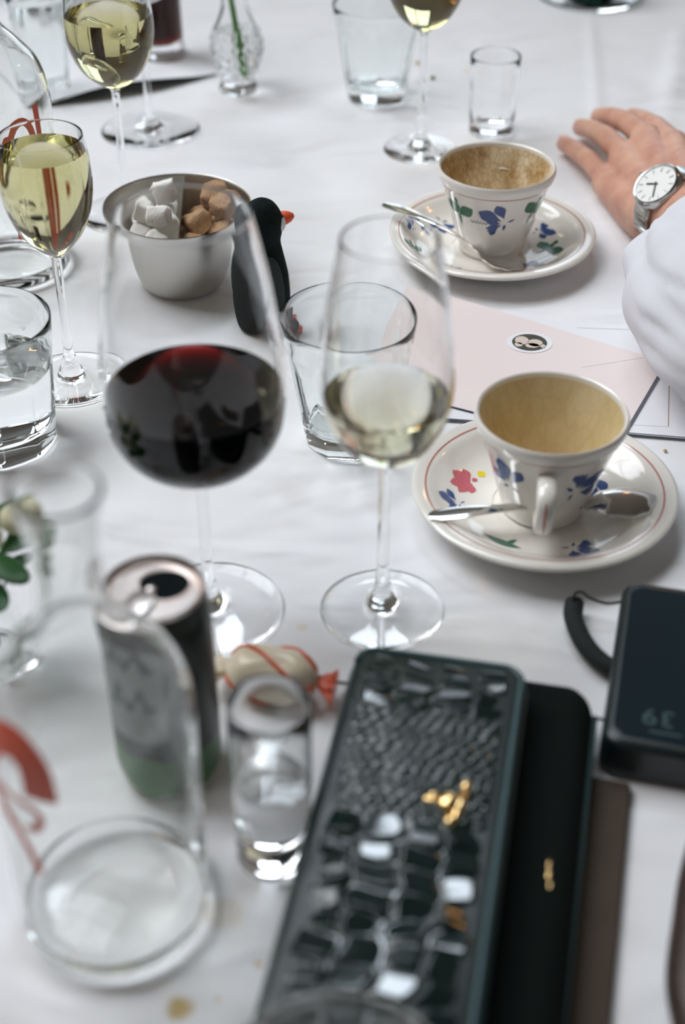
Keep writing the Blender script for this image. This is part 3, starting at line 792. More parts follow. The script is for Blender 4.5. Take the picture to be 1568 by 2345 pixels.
sg, sf = saucer('cream saucer with green and blue flowers under the far cup', pB, 0, 1.02)
for px, py, kind, mat, rot, sc in ((1012, 500, blue_flower(), 'blue', -1.9, 0.0010), (965, 570, green_leaf(), 'green', 1.9, 0.0009), (1030, 600, blue_flower(), 'blue', 2.9, 0.0008),
                                   (1228, 518, blue_flower(), 'blue', 1.2, 0.0009), (1246, 558, green_leaf(), 'green', -2.3, 0.00105), (1210, 600, blue_flower(), 'blue', -2.2, 0.0009), (962, 522, blue_flower(), 'blue', 1.9, 0.0007)):
    sau_decal('painted_flower' if mat == 'blue' else 'painted_leaf', sg, sf, pB, px, py, kind, mat, rot, sc)
cg, cf = cup('far cream cup with speckled coffee foam inside beside the hand', pB, M['coffee_b'], math.radians(75), 1.04)
V0 = math.atan2(-pB.y, -pB.x) - (math.radians(75) + PI / 2)     # direction to the camera in the cup's frame
cup_decal('painted_flower', cg, cf, V0 + math.radians(16), 0.038, blue_flower(), 'blue', rot=0.05, sc=0.00125)
cup_decal('painted_leaf', cg, cf, V0 - math.radians(45), 0.040, green_leaf(), 'green', rot=0.1, sc=0.0010)
cup_decal('painted_leaf', cg, cf, V0 + math.radians(52), 0.042, green_leaf(), 'green', rot=-0.3, sc=0.0010)
decal('painted_squiggle', cf, V0 - math.radians(17), cf.find(1, 0.037), [], M['blue'], cg,
      strokes=[([(-0.0065 + 0.0013 * k, 0.0011 * (-1) ** k) for k in range(11)], 0.00045)])

def spoon(label, a, b, length, down=False, roll=0.0):
    """a = end of the handle, b = tip of the bowl, in world coordinates"""
    g = thing('teaspoon', label, 'spoon', a)
    d = (b - a); x = d.normalized(); y = Vector((0, 0, 1)).cross(x).normalized(); z = x.cross(y)
    Rm = Matrix((x, y, z)).transposed()
    if roll: Rm = Rm @ Matrix.Rotation(roll, 3, 'X')
    g.rotation_euler = Rm.to_euler()
    L = d.length; n, m = 60, 12
    def wid(u):
        pts = [(0, 0.0030), (0.03, 0.0052), (0.12, 0.0058), (0.3, 0.0036), (0.5, 0.0022), (0.64, 0.0022), (0.70, 0.0056), (0.78, 0.0132), (0.86, 0.0156), (0.94, 0.0122), (0.985, 0.0052), (1.0, 0.0012)]
        for (u0, w0), (u1, w1) in zip(pts, pts[1:]):
            if u <= u1:
                t = (u - u0) / (u1 - u0); t = t * t * (3 - 2 * t); return w0 + (w1 - w0) * t
        return pts[-1][1]
    sg = -1 if down else 1
    def surf(u, v):
        w = wid(u); bowl = max(0, min(1, (u - 0.66) / 0.10)); 
        end = math.sqrt(max(0, 1 - ((u - 0.84) / 0.17) ** 2)) if u > 0.67 else 0
        dep = 0.0055 * bowl * end * (1 - v * v)
        zz = -sg * dep + 0.004 * math.sin(PI * min(u / 0.68, 1)) * (1 if not down else 0.6) + 0.0006 * (1 - v * v)
        return (u * L, v * w, zz)
    def part(nm, u0, u1, k):
        V, F = [], []
        for side in (0, 1):
            for i in range(k + 1):
                u = u0 + (u1 - u0) * i / k
                for j in range(m + 1):
                    q = surf(u, -1 + 2 * j / m); V.append((q[0], q[1], q[2] - 0.0011 * side))
        N = (k + 1) * (m + 1)
        for i in range(k):
            for j in range(m):
                q = i * (m + 1) + j
                F.append((q, q + m + 1, q + m + 2, q + 1)); F.append((N + q, N + q + 1, N + q + m + 2, N + q + m + 1))
        for i in range(k):
            for j in (0, m):
                q = i * (m + 1) + j; e = (q, q + m + 1, N + q + m + 1, N + q); F.append(e if j == m else tuple(reversed(e)))
        for i in (0, k):
            for j in range(m):
                q = i * (m + 1) + j; e = (q, q + 1, N + q + 1, N + q); F.append(e if i == 0 else tuple(reversed(e)))
        return mk(nm, V, F, M['polished'], g, angle=60)
    part('handle', 0, 0.66, 30); part('bowl', 0.66, 1.0, 30)
    return g
spoon('steel teaspoon lying bowl down on the near saucer behind the cup handle', P(982, 1182, 0.0225), P(1502, 1143, 0.0185), 0.14, down=True)
spoon('steel teaspoon lying across the left rim of the far saucer', P(878, 466, 0.032), P(1196, 613, 0.0105), 0.14)

# ------------------------------------------------------------------ sugar bowl and its lumps
pS = P(418, 640)
def sugar_bowl():
    g = thing('sugar_bowl', 'brushed steel sugar bowl with divider seen through the red wine glass', 'sugar bowl', (pS.x, pS.y, 0))
    o = catmull([(0.030, 0.0), (0.036, 0.002), (0.041, 0.009), (0.0475, 0.025), (0.0535, 0.047), (0.0580, 0.0650)], 6)
    inn = [q for q in offset(o, 0.0010) if q[1] > 0.0015]
    v, f, _ = lathe([(0, 0.0)] + o + [(0.0576, 0.0656)] + inn[::-1] + [(0, 0.0012)], 96); mk('bowl', v, f, M['steel'], g, angle=50)
    # upright sheet dividing the two sorts, following the wall of the bowl
    V, F = [], []
    prof = [(-r * 0.985, z) for r, z in inn[::-1]] + [(r * 0.985, z) for r, z in inn]
    n = len(prof)
    for dx in (-0.0004, 0.0004):
        for y, z in prof: V.append((dx + 0.004 - 0.002 * (y / 0.05), y, z))
    F += [tuple(range(n)), tuple(reversed(range(n, 2 * n)))] + [(i, n + i, n + (i + 1) % n, (i + 1) % n) for i in range(n)]
    mk('divider', V, F, M['polished'], g, smooth=False)
sugar_bowl()

def lump(name, mat, label, group, loc, rot, size, seed, rough):
    sp = lambda c: math.copysign(abs(c) ** 0.45, c)       # rounded block
    prof = [(math.cos(PI * (k / 16 - 0.5)), math.sin(PI * (k / 16 - 0.5))) for k in range(17)]; prof[0] = (0, -1); prof[-1] = (0, 1)
    v, f, _ = lathe(prof, 32); w = []
    for x, y, z in v:
        r = math.hypot(x, y); a = math.atan2(y, x)
        w.append((size[0] / 2 * sp(r) * sp(math.cos(a)), size[1] / 2 * sp(r) * sp(math.sin(a)), size[2] / 2 * sp(z)))
    v = w; out = []
    for x, y, z in v:
        q = Vector((x, y, z)); nz = noise.noise_vector(q * 140 + Vector((seed, 0, 0))) * rough; out.append(q + nz)
    o = mk(name, out, f, mat, angle=180); o.location = loc; o.rotation_euler = rot
    return tag(o, label, 'sugar', group)
white = [((-0.034, 0.014, 0.046), 'white sugar lump against the back left wall of the steel bowl'), ((-0.033, -0.012, 0.043), 'white sugar lump against the front left wall of the steel bowl'),
         ((-0.016, -0.030, 0.046), 'frontmost white sugar lump in the steel bowl, beside the divider'), ((-0.014, 0.030, 0.047), 'white sugar lump lowest at the back of the steel bowl, beside the divider'),
         ((-0.012, 0.004, 0.049), 'white sugar lump in the middle of the white heap, touching the divider'), ((-0.030, 0.001, 0.061), 'white sugar lump on top of the left side of the white heap'),
         ((-0.0145, -0.015, 0.0635), 'white sugar lump on top of the heap at the front of the divider'), ((-0.012, 0.020, 0.0670), 'highest white sugar lump, leaning on the back half of the divider')]
brown = [((0.018, 0.028, 0.042), 'brown sugar lump at the back of the bowl next to the divider'), ((0.036, 0.015, 0.046), 'brown sugar lump against the back right wall of the steel bowl'),
         ((0.018, 0.006, 0.036), 'brown sugar lump sunk deepest in the middle of the brown half'), ((0.036, -0.012, 0.046), 'brown sugar lump against the front right wall of the steel bowl'),
         ((0.017, -0.028, 0.045), 'frontmost brown sugar lump in the steel bowl, beside the divider'), ((0.018, -0.009, 0.055), 'brown sugar lump on top of the heap touching the divider'),
         ((0.039, 0.003, 0.063), 'brown sugar lump topmost at the right rim of the steel bowl'), ((0.028, 0.026, 0.061), 'brown sugar lump topmost at the back of the brown heap')]
for i, (q, lab) in enumerate(white):
    lump('sugar_lump', M['sugar'], lab, 'white sugar lumps in the bowl', Vector((pS.x, pS.y, 0)) + Vector(q),
         (rng.uniform(-.5, .5), rng.uniform(-.5, .5), rng.uniform(0, 3)), (0.0205, 0.0175, 0.016), i * 3.1, 0.0022)
for i, (q, lab) in enumerate(brown):
    lump('sugar_lump', M['cane'], lab, 'brown sugar lumps in the bowl', Vector((pS.x, pS.y, 0)) + Vector(q),
         (rng.uniform(-.5, .5), rng.uniform(-.5, .5), rng.uniform(0, 3)), (0.021, 0.0185, 0.0165), 50 + i * 3.1, 0.0030)

# ------------------------------------------------------------------ penguin figure
def penguin():
    p = P(608, 742); g = thing('penguin_figurine', 'black felt penguin figure with orange beak beside the sugar bowl', 'figurine', (p.x, p.y, 0), math.radians(32))
    prof = catmull([(0.014, 0.0), (0.0185, 0.004), (0.0215, 0.022), (0.0205, 0.045), (0.0165, 0.066), (0.0148, 0.076), (0.0165, 0.086), (0.0163, 0.098), (0.0105, 0.108), (0.003, 0.1125)], 6)
    v, f, _ = lathe([(0, 0)] + prof + [(0, 0.1128)], 40); mk('body', [(x * 1.0, y * 0.92, z) for x, y, z in v], f, M['black'], g, angle=180)
    mk('white_belly', *ellipsoid((0.0075, 0.0, 0.034), 0.0150, 0.0150, 0.029), M['plush_white'], g, angle=180)
    mk('cheek', *ellipsoid((0.0115, -0.0035, 0.0905), 0.0068, 0.0085, 0.0085), M['plush_white'], g, angle=180)
    R = Matrix.Rotation(math.radians(90), 3, 'Y')
    prof = [(0, 0.0), (0.0052, 0.001), (0.0058, 0.004), (0.0045, 0.009), (0.0022, 0.0125), (0, 0.0135)]
    v, f, _ = lathe(prof, 20); mk('beak', [R @ Vector(q) + Vector((0.0155, -0.001, 0.0915)) for q in v], f, M['beak'], g, angle=180)
    for s in (-1, 1):
        Rw = Matrix.Rotation(math.radians(8) * s, 3, 'X')
        mk('wing', *ellipsoid((-0.003, 0.0195 * s, 0.040), 0.0110, 0.0040, 0.030, 16, 10, Rw), M['plush_grey'], g, angle=180)
        mk('eye', *ellipsoid((0.0140, 0.0072 * s, 0.0965), 0.0018, 0.0018, 0.0018, 10, 8), M['plastic'], g)
        mk('foot', *ellipsoid((0.014, 0.009 * s, 0.003), 0.010, 0.006, 0.003, 12, 8), M['beak'], g)
    g.scale = (0.92, 0.92, 0.92)
penguin()

# ------------------------------------------------------------------ drink can
def can():
    p = P(394, 1752); g = thing('drink_can', 'slim dark green drink can opened behind the near carafe', 'can', (p.x, p.y, 0))
    H = 0.121; R = 0.0262
    low = catmull([(0.0200, 0.0), (0.0225, 0.002), (0.0252, 0.008), (R, 0.014)], 4)
    mid = [(R, 0.014), (R, 0.030), (R, 0.031), (R, H - 0.020), (R, H - 0.016)]
    top = catmull([(R, H - 0.016), (0.0255, H - 0.011), (0.0238, H - 0.005), (0.0230, H - 0.003)], 4)
    prof = [(0, 0.006), (0.017, 0.003)] + low + mid[1:] + top[1:]
    v, f, fi = lathe(prof, 64); kl = 2 + len(low) + 1
    mk('body', v, f, [M['can_dark'], M['can_green']], g, angle=50, idx=[1 if i < kl else 0 for i in fi])
    lid = [(0.0228, H - 0.004), (0.0238, H - 0.002), (0.0240, H - 0.0004), (0.0232, H), (0.0224, H - 0.0008), (0.0216, H - 0.004), (0.0207, H - 0.0055), (0.0198, H - 0.0042), (0.0, H - 0.0042)]
    v, f, _ = lathe(lid, 64); ld = mk('lid', v, f, M['alu'], g, angle=40)
    zt = H - 0.0042
    # drinking opening: a raised bright lip around a black disc painted as inner shade
    cx, cy = 0.0045, 0.0050
    ell = lambda k, n, rx, ry: (cx + rx * math.cos(2 * PI * k / n) * (1 + 0.12 * math.sin(2 * PI * k / n)), cy + ry * math.sin(2 * PI * k / n))
    mk('opening', [(*ell(k, 32, 0.0115, 0.0105), zt + 0.0003) for k in range(32)], [tuple(range(32))], M['hole'], ld, smooth=False)
    path = [(*ell(k, 32, 0.0122, 0.0112), zt + 0.0003) for k in range(33)]
    mk('lip', *tube(path, 0.0006, 8, cap=False), M['alu'], ld)
    v, f = slab(0.0125, 0.020, zt + 0.0012, zt + 0.0022, 0.0058, 0.0004, 6, 2)
    Rz = Matrix.Rotation(math.radians(-28), 3, 'Z')
    mk('pull_tab', [Rz @ Vector(q) + Vector((-0.0065, -0.0095, 0)) for q in v], f, M['alu'], ld, angle=40)
    mk('rivet', *ellipsoid((-0.0012, 0.0005, zt + 0.0018), 0.0026, 0.0026, 0.0014, 14, 8), M['alu'], ld)
    sf = Surf([(R, 0.02), (R, H - 0.016)])
    th = math.radians(-108)
    lab = [(-0.016, -0.030), (0.020, -0.026), (0.020, 0.032), (-0.016, 0.034)]
    # grey label field made of strips so that it follows the can
    decal('label_field', sf, th, 0.053, [[(x0, -0.030), (x0 + 0.006, -0.030), (x0 + 0.006, 0.033), (x0, 0.033)] for x0 in [-0.020 + 0.006 * k for k in range(6)]], M['can_grey'], g)
    for s in (0.045, 0.072):
        decal('label_letter', sf, th, s + 0.006, [], M['can_letter'], g, strokes=[([(-0.013, -0.006), (-0.011, 0.008), (-0.004, -0.006), (0.002, 0.007), (0.008, -0.007)], 0.0034)], lift=0.0004)
can()

# ------------------------------------------------------------------ wrapped candy
def candy():
    p = P(628, 1590); g = thing('wrapped_candy', 'cream candy in a red striped wrapper behind the shot glass', 'candy', (p.x, p.y, 0.0150), math.radians(-12)); g.scale = (1.2, 1.2, 1.2)
    n, m = 40, 28; V, F = [], []
    prof = [(-0.0215, 0.003), (-0.019, 0.0075), (-0.014, 0.0112), (-0.006, 0.0125), (0.004, 0.0125), (0.012, 0.0116), (0.018, 0.0078), (0.0205, 0.003)]
    pts = catmull(prof, 5)
    for x, r in pts:
        for j in range(m):
            a = 2 * PI * j / m; rr = r * (1 + 0.03 * math.sin(5 * a + x * 300)); V.append((x, rr * math.cos(a), rr * math.sin(a)))
    for i in range(len(pts) - 1):
        for j in range(m):
            k = (j + 1) % m; F.append((i * m + j, i * m + k, (i + 1) * m + k, (i + 1) * m + j))
    F += [tuple(range(m)), tuple(reversed(range((len(pts) - 1) * m, len(pts) * m)))]
    mk('wrapper', V, F, M['wrap'], g, angle=180)
    for a0 in (0.4, 1.9, 4.2):
        line = []
        for x, r in pts[3:-3]:
            a = a0 + x * 55; line.append((x, (r + 0.0002) * math.cos(a), (r + 0.0002) * math.sin(a)))
        mk('red_stripe', *tube(line, 0.0010, 6), M['wrap_red'], g)
    for s in (-1, 1):
        V, F = [], []
        for i in range(9):
            t = i / 8; x = s * (0.020 + 0.008 * t); r = 0.0026 + 0.0058 * t ** 0.8
            for j in range(24):
                a = 2 * PI * j / 24; rr = r * (1 + 0.30 * t * math.sin(8 * a + 4 * t)); V.append((x, rr * math.cos(a), rr * 0.55 * math.sin(a) - 0.003 * t))
        for i in range(8):
            for j in range(24):
                k = (j + 1) % 24; e = (i * 24 + j, i * 24 + k, (i + 1) * 24 + k, (i + 1) * 24 + j); F.append(e if s > 0 else tuple(reversed(e)))
        F.append(tuple(range(8 * 24, 9 * 24)) if s > 0 else tuple(reversed(range(8 * 24, 9 * 24))))
        mk('twisted_end', V, F, M['wrap_red' if s > 0 else 'wrap'], g, angle=60)
candy()

# ------------------------------------------------------------------ croc wallet on a black pouch
WROT = -0.197
def pouch():
    g = thing('cosmetic_pouch', 'soft black suede pouch lying under the croc wallet', 'pouch', (0.0515, 0.434, 0), -0.212)
    v, f = slab(0.118, 0.228, 0.0, 0.029, 0.016, 0.0135, 8, 6)
    out = []
    for x, y, z in v:
        k = noise.noise(Vector((x * 40, y * 40, z * 30))) * 0.0022 * min(z / 0.01, 1)
        out.append((x + k, y + k * 0.6, z + k * 0.5 if z < 0.02 else z))
    b = mk('body', out, f, M['suede'], g, angle=180)
    # zip along the right side with its gold puller
    zp = [(0.0592, -0.10 + 0.2 * k / 20, 0.0165) for k in range(21)]
    mk('zip', *tube(zp, 0.0016, 8), M['piping'], g)
    mk('zip_puller', *join(ellipsoid((0.0452, -0.010, 0.0294), 0.0009, 0.0030, 0.0008, 10, 8), ellipsoid((0.0456, -0.0155, 0.0294), 0.0011, 0.0036, 0.0008, 10, 8), ellipsoid((0.0468, -0.0215, 0.0293), 0.0010, 0.0024, 0.0008, 10, 8)), M['gold'], g)
pouch()

def wallet():
    g = thing('wallet', 'long glossy dark green crocodile embossed wallet with gold clasp', 'wallet', (0.0290, 0.4215, 0.0292), WROT)
    Wd, Ln, H = 0.088, 0.222, 0.0215
    v, f = slab(Wd, Ln, 0.0, H, 0.011, 0.0055, 8, 5); mk('body', v, f, M['croc_plain'], g, angle=180)
    # embossed upper leather: scales from a cell pattern that runs large - small - large along the wallet
    w, l, rc = Wd - 0.013, Ln - 0.009, 0.0085
    cells, rot = [], []
    def row(y, ys, n, jx, jy, sh=0.0):
        for k in range(-1, n + 1):
            cells.append((((k + 0.5 + sh) / n - 0.5) * w + rng.uniform(-jx, jx), y + rng.uniform(-jy, jy), w / n, ys))
    y = l / 2
    while y > l / 2 - 0.034: row(y - 0.0047, 0.0094, 4, 0.0010, 0.0006); y -= 0.0094
    odd = 0
    while y > l / 2 - 0.104: row(y - 0.0026, 0.0052, 12, 0.0006, 0.0004, 0.5 * odd); y -= 0.0052; odd = 1 - odd
    while y > -l / 2 - 0.01:
        h = rng.uniform(0.010, 0.0150); row(y - h / 2, h, 4, 0.0016, 0.0016); y -= h
    cells = np.array(cells); tilt = rng.normal(0, 1, (len(cells), 2))
    nx, ny = 190, 440
    u = np.linspace(-1, 1, nx); vv = np.linspace(-l / 2, l / 2, ny)
    cut = np.clip(np.abs(vv) - (l / 2 - rc), 0, rc); half = w / 2 - (rc - np.sqrt(np.maximum(rc * rc - cut * cut, 0)))
    X = u[None, :] * half[:, None]; Y = np.repeat(vv[:, None], nx, 1)
    wob = 0.0010 * np.sin(Y * 190 + X * 60) + 0.0008 * np.sin(Y * 410 + 1.3)
    Xp = X + wob; Yp = Y + 0.0009 * np.sin(X * 230 + Y * 90)
    d1 = np.full(X.shape, 9.0); d2 = np.full(X.shape, 9.0); who = np.zeros(X.shape, int)
    for i, (cx, cy, sx, sy) in enumerate(cells):
        d = (np.abs((Xp - cx) / sx) ** 3 + np.abs((Yp - cy) / sy) ** 3) ** (1 / 3)
        near = d < d1
        d2 = np.where(near, d1, np.minimum(d2, d)); who = np.where(near, i, who); d1 = np.where(near, d, d1)
    e = np.clip((d2 - d1) / 0.30, 0, 1); e = e * e * (3 - 2 * e)
    sz = np.minimum(cells[who, 2], cells[who, 3])
    small = sz < 0.007
    hgt = np.where(small, 0.0011 * np.clip(1 - (d1 / 0.62) ** 2, 0, 1), e * 0.0011)
    hgt += np.where(small, 0.35, 1.0) * e * ((Xp - cells[who, 0]) * tilt[who, 0] * 0.11 + (Yp - cells[who, 1]) * tilt[who, 1] * 0.12)
    edge = np.minimum(half[:, None] - np.abs(X), l / 2 - np.abs(Y)); k = np.clip(edge / 0.004, 0, 1)
    dome = 0.0022 * (1 - (2 * X / w) ** 2) * (1 - np.abs(2 * Y / l) ** 4)
    dome += 0.0011 * np.sin(Y * 46 + 0.6) * (1 - (2 * X / w) ** 2)
    Z = H - 0.0012 + (dome + hgt + 0.0008) * np.sqrt(k)
    V = np.stack([X, Y, Z], -1).reshape(-1, 3)
    F = [(j * nx + i, j * nx + i + 1, (j + 1) * nx + i + 1, (j + 1) * nx + i) for j in range(ny - 1) for i in range(nx - 1)]
    mk('embossed_panel', V.tolist(), F, M['croc'], g, angle=180)
    ring = rrect(Wd - 0.005, Ln - 0.005, 0.0095, 8); ring = [(x, y, H - 0.0010) for x, y in [ring[-1]] + ring[:18]]
    mk('piping', *tube(ring, 0.0019, 10), M['piping'], g)
    ring = [(x, y, H * 0.5) for x, y in rrect(Wd + 0.0004, Ln + 0.0004, 0.011, 8)]; ring.append(ring[0])
    mk('zip', *tube(ring, 0.0014, 8, cap=False), M['piping'], g)
    q = P(1022, 1838, 0.054); Rw = Matrix.Rotation(-WROT, 3, 'Z'); c = Rw @ (q - Vector((0.0290, 0.4215, 0.0292)))
    z = c.z
    parts = [ellipsoid((c.x + 0.001, c.y, z), 0.0052, 0.0058, 0.0036, 16, 10), ellipsoid((c.x - 0.0085, c.y + 0.0005, z - 0.0008), 0.0028, 0.0024, 0.0022, 12, 8),
             ellipsoid((c.x - 0.0065, c.y + 0.0035, z - 0.0008), 0.0024, 0.0022, 0.002, 12, 8), ellipsoid((c.x - 0.0062, c.y, z - 0.0004), 0.004, 0.002, 0.002, 12, 8),
             ellipsoid((c.x + 0.0062, c.y + 0.0010, z - 0.0006), 0.0026, 0.0105, 0.0022, 14, 10, Matrix.Rotation(-0.15, 3, 'Z')),
             ellipsoid((c.x + 0.0075, c.y + 0.0115, z - 0.0004), 0.0027, 0.0034, 0.0024, 12, 8), ellipsoid((c.x + 0.0030, c.y - 0.0100, z - 0.0004), 0.0028, 0.0034, 0.0024, 12, 8)]
    mk('clasp', *join(*parts), M['gold'], g, angle=180)
wallet()

# ------------------------------------------------------------------ power bank with wrist strap
def power_bank():
    PB = -0.245
    o = P(1436, 1330, 0.026); ax = Vector((math.sin(PB), math.cos(PB), 0)) * -1
    ax = Vector((-math.sin(0.245), -math.cos(0.245), 0)); sd = Vector((math.cos(0.245), -math.sin(0.245), 0))
    Wd, Ln = 0.076, 0.130
    c = o + ax * (Ln / 2 - 0.003) + sd * (Wd / 2 - 0.002)
    g = thing('power_bank', 'thick black power bank with faint digits at the right edge', 'power bank', (c.x, c.y, 0), -0.245)
    v, f = slab(Wd, Ln, 0.0, 0.0255, 0.011, 0.0045, 8, 5); mk('case', v, f, M['plastic'], g, angle=180)
    v, f = slab(Wd - 0.010, Ln - 0.012, 0.0245, 0.0262, 0.0085, 0.0006, 8, 3); pn = mk('top_panel', v, f, M['screen'], g, angle=15)
    fc = bpy.data.curves.new('digits', 'FONT'); fc.body = '39'; fc.size = 0.0160; fc.extrude = 0.00012; fc.align_x = 'CENTER'; fc.align_y = 'CENTER'; fc.space_character = 1.12
    tmp = bpy.data.objects.new('digits_curve', fc); C.objects.link(tmp)
    me = bpy.data.meshes.new_from_object(tmp.evaluated_get(bpy.context.evaluated_depsgraph_get())); bpy.data.objects.remove(tmp)
    me.materials.clear(); me.materials.append(M['digit'])
    q = Matrix.Rotation(0.245, 3, 'Z') @ (P(1508, 1643, 0.0262) - Vector((c.x, c.y, 0)))
    d = link('digits', me, pn); d.location = (q.x, q.y, 0.02622); d.rotation_euler = (0, 0, PI)
    mk('level_bar', *box(q.x - 0.004, q.x + 0.012, q.y - 0.0112, q.y - 0.0100, 0.0261, 0.0263), M['digit'], pn, smooth=False)
    # wrist strap: thin cord to a padded loop
    inv = lambda w: Matrix.Rotation(0.245, 3, 'Z') @ (w - Vector((c.x, c.y, 0)))
    pts = [inv(P(x, y, z)) for x, y, z in ((1316, 1374, 0.0085), (1312, 1410, 0.0062), (1326, 1452, 0.0062), (1352, 1492, 0.0062), (1390, 1524, 0.0062), (1440, 1545, 0.006))]
    st = mk('wrist_strap', *tube(catmull([tuple(p) for p in pts], 6), [0.0046] + [0.0056] * 30, 12, flat=0.85), M['cord'], g)
    pts = [inv(P(x, y, z)) for x, y, z in ((1312, 1376, 0.012), (1316, 1360, 0.015), (1332, 1356, 0.015), (1352, 1370, 0.014), (1392, 1382, 0.013), (1440, 1374, 0.013))]
    mk('cord', *tube(catmull([tuple(p) for p in pts], 6), 0.0008, 8), M['cord'], st)
power_bank()

# ------------------------------------------------------------------ papers on the cloth
def sheet(name, corners, z, th, mat, label, cat, edge):
    pts = [P(x, y, 0) for x, y in corners]; n = len(pts)
    g = thing(name, label, cat, (pts[0].x, pts[0].y, 0)); o = pts[0]
    V = [(p.x - o.x, p.y - o.y, z) for p in pts] + [(p.x - o.x, p.y - o.y, z + th) for p in pts]
    F = [tuple(reversed(range(n))), tuple(range(n, 2 * n))] + [(i, (i + 1) % n, n + (i + 1) % n, n + i) for i in range(n)]
    mk('leaf', V, F, [mat, edge], g, smooth=False, idx=[0, 0] + [1] * n)
    return g, o
def ink(g, o, a, b, z, w, mat, name='printed_line'):
    a = P(*a) - o; b = P(*b) - o; a.z = b.z = z; d = (b - a).normalized(); s = Vector((-d.y, d.x, 0)) * w
    mk(name, [a + s, a - s, b - s, b + s], [(0, 1, 2, 3)], mat, g, smooth=False)
g, o = sheet('menu_sheet', [(905, 956), (1720, 1022), (1660, 772), (1010, 716)], 0.0006, 0.0014, M['paper'], 'white menu sheet with thin printed border under the pink card', 'menu', M['edge'])
ink(g, o, (1531, 885), (1529, 982), 0.0021, 0.00035, M['brown_ink']); ink(g, o, (1400, 976), (1531, 983), 0.0021, 0.0002, M['grey_ink'])
ink(g, o, (1320, 756), (1500, 762), 0.0021, 0.0004, M['grey_ink']); ink(g, o, (980, 961), (1700, 1018), 0.0021, 0.0006, M['edge'], 'dark_border')  # dark near border, like the sides, paints shade of the sheet's thickness
g, o = sheet('pink_menu_card', [(830, 886), (1408, 1036), (1526, 838), (940, 658)], 0.0022, 0.0010, M['pink_card'], 'pale pink card with round portrait sticker between the two saucers', 'card', M['edge'])
ink(g, o, (1412, 1030), (1521, 844), 0.0033, 0.0009, M['edge'], 'dark_border'); ink(g, o, (850, 892), (1404, 1036), 0.0033, 0.0005, M['edge'], 'dark_border')
ink(g, o, (1330, 850), (1470, 828), 0.0033, 0.0002, M['grey_ink'], 'fold_line')
q = P(1212, 785, 0.0032) - o
def disc(rx, ry, z, mat, name, par, cx=0, cy=0, n=40):
    return mk(name, [(q.x + cx + rx * math.cos(2 * PI * k / n), q.y + cy + ry * math.sin(2 * PI * k / n), z) for k in range(n)], [tuple(range(n))], mat, par, smooth=False)
stk = disc(0.0170, 0.0150, 0.0035, M['paper'], 'portrait_sticker', g)
disc(0.0130, 0.0120, 0.0037, M['dark_ink'], 'portrait_print', stk)
for cx, cy, rx, ry in ((-0.0055, 0.0025, 0.0052, 0.0060), (0.0040, -0.0012, 0.0056, 0.0052), (0.0015, -0.0050, 0.0052, 0.0034), (-0.0085, -0.0035, 0.0030, 0.0032), (0.0092, -0.0058, 0.0020, 0.0026)):
    disc(rx, ry, 0.0039, M['face_ink'], 'portrait_print', stk, cx, cy, 20)

# curled card at the far left: its near edge arches up and shows the dark back
def curled_card():
    a, b = P(88, 247), P(496, 172); d = b - a; L = d.length; x = d.normalized(); y = Vector((-x.y, x.x, 0))
    g = thing('curled_menu_card', 'white curled card with dark green underside behind the wine glasses', 'card', a)
    n, m = 30, 16; V = []
    for s in (0.0, 0.0008):
        for i in range(n + 1):
            u = i / n
            for j in range(m + 1):
                v = j / m; lift = 0.0125 * math.sin(PI * u ** 0.85) ** 1.4 * (1 - v) ** 2 + 0.001
                bow = -0.012 * math.sin(PI * u) * (1 - v)
                V.append(x * (u * L) + y * (v * 0.16 + bow) + Vector((0, 0, lift + s)))
    N = (n + 1) * (m + 1); F = []; idx = []
    for i in range(n):
        for j in range(m):
            q = i * (m + 1) + j
            F.append((q, q + 1, q + m + 2, q + m + 1)); idx.append(1)
            F.append((N + q, N + q + m + 1, N + q + m + 2, N + q + 1)); idx.append(0)
        q = i * (m + 1); F.append((q, q + m + 1, N + q + m + 1, N + q)); idx.append(1)
    mk('leaf', V, F, [M['paper'], M['card_under']], g, angle=60, idx=idx)
curled_card()

for nm, px, py, r, mat, lab in (('crumb', 990, 181, 0.0028, 'crumb_green', 'dark green crumb on the cloth right of the far wine stem'),
                                ('crumb', 1460, 1034, 0.0011, 'crumb', 'tiny tan crumb on the cloth below the menu sheet'),
                                ('crumb', 1522, 1034, 0.0013, 'crumb', 'pale tan crumb on the cloth right of the near saucer'),
                                ('crumb', 957, 146, 0.0022, 'crumb', 'tan crumb on the cloth between far tumbler and wine stem'),
                                ('crumb', 1342, 1702, 0.0022, 'crumb', 'small crumb on the cloth between pouch and power bank')):
    p = P(px, py); v, f = ellipsoid((0, 0, 0), r, r * 0.8, r * 0.6, 14, 10)
    v = [q + noise.noise_vector(q * 600 + Vector((px, 0, 0))) * r * 0.5 for q in v]
    o = mk(nm, v, f, M[mat], angle=60); o.location = (p.x, p.y, r * 0.6); tag(o, lab, 'crumb')

# thin dark brown slab, a flat flap beside the pouch
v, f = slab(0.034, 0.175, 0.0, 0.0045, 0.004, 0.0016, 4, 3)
fl = mk('brown_strip', v, f, M['strip'], angle=60); fl.location = (0.1098, 0.4045, 0.0); fl.rotation_euler = (0, 0, -0.225)
tag(fl, 'flat dark brown flap lying along the right side of the black pouch', 'strip')

# brown leather strap end cut off by the lower right corner
pts = [P(x, y, 0.012) for x, y in ((1640, 1900), (1612, 2010), (1598, 2110), (1584, 2250), (1600, 2345), (1622, 2440))]
o = mk('leather_strap', *tube(catmull([tuple(p) for p in pts], 6), 0.0115, 14, flat=0.95), M['brown_leather'], angle=180)
tag(o, 'dark brown leather strap at the lower right corner of the table', 'strap')

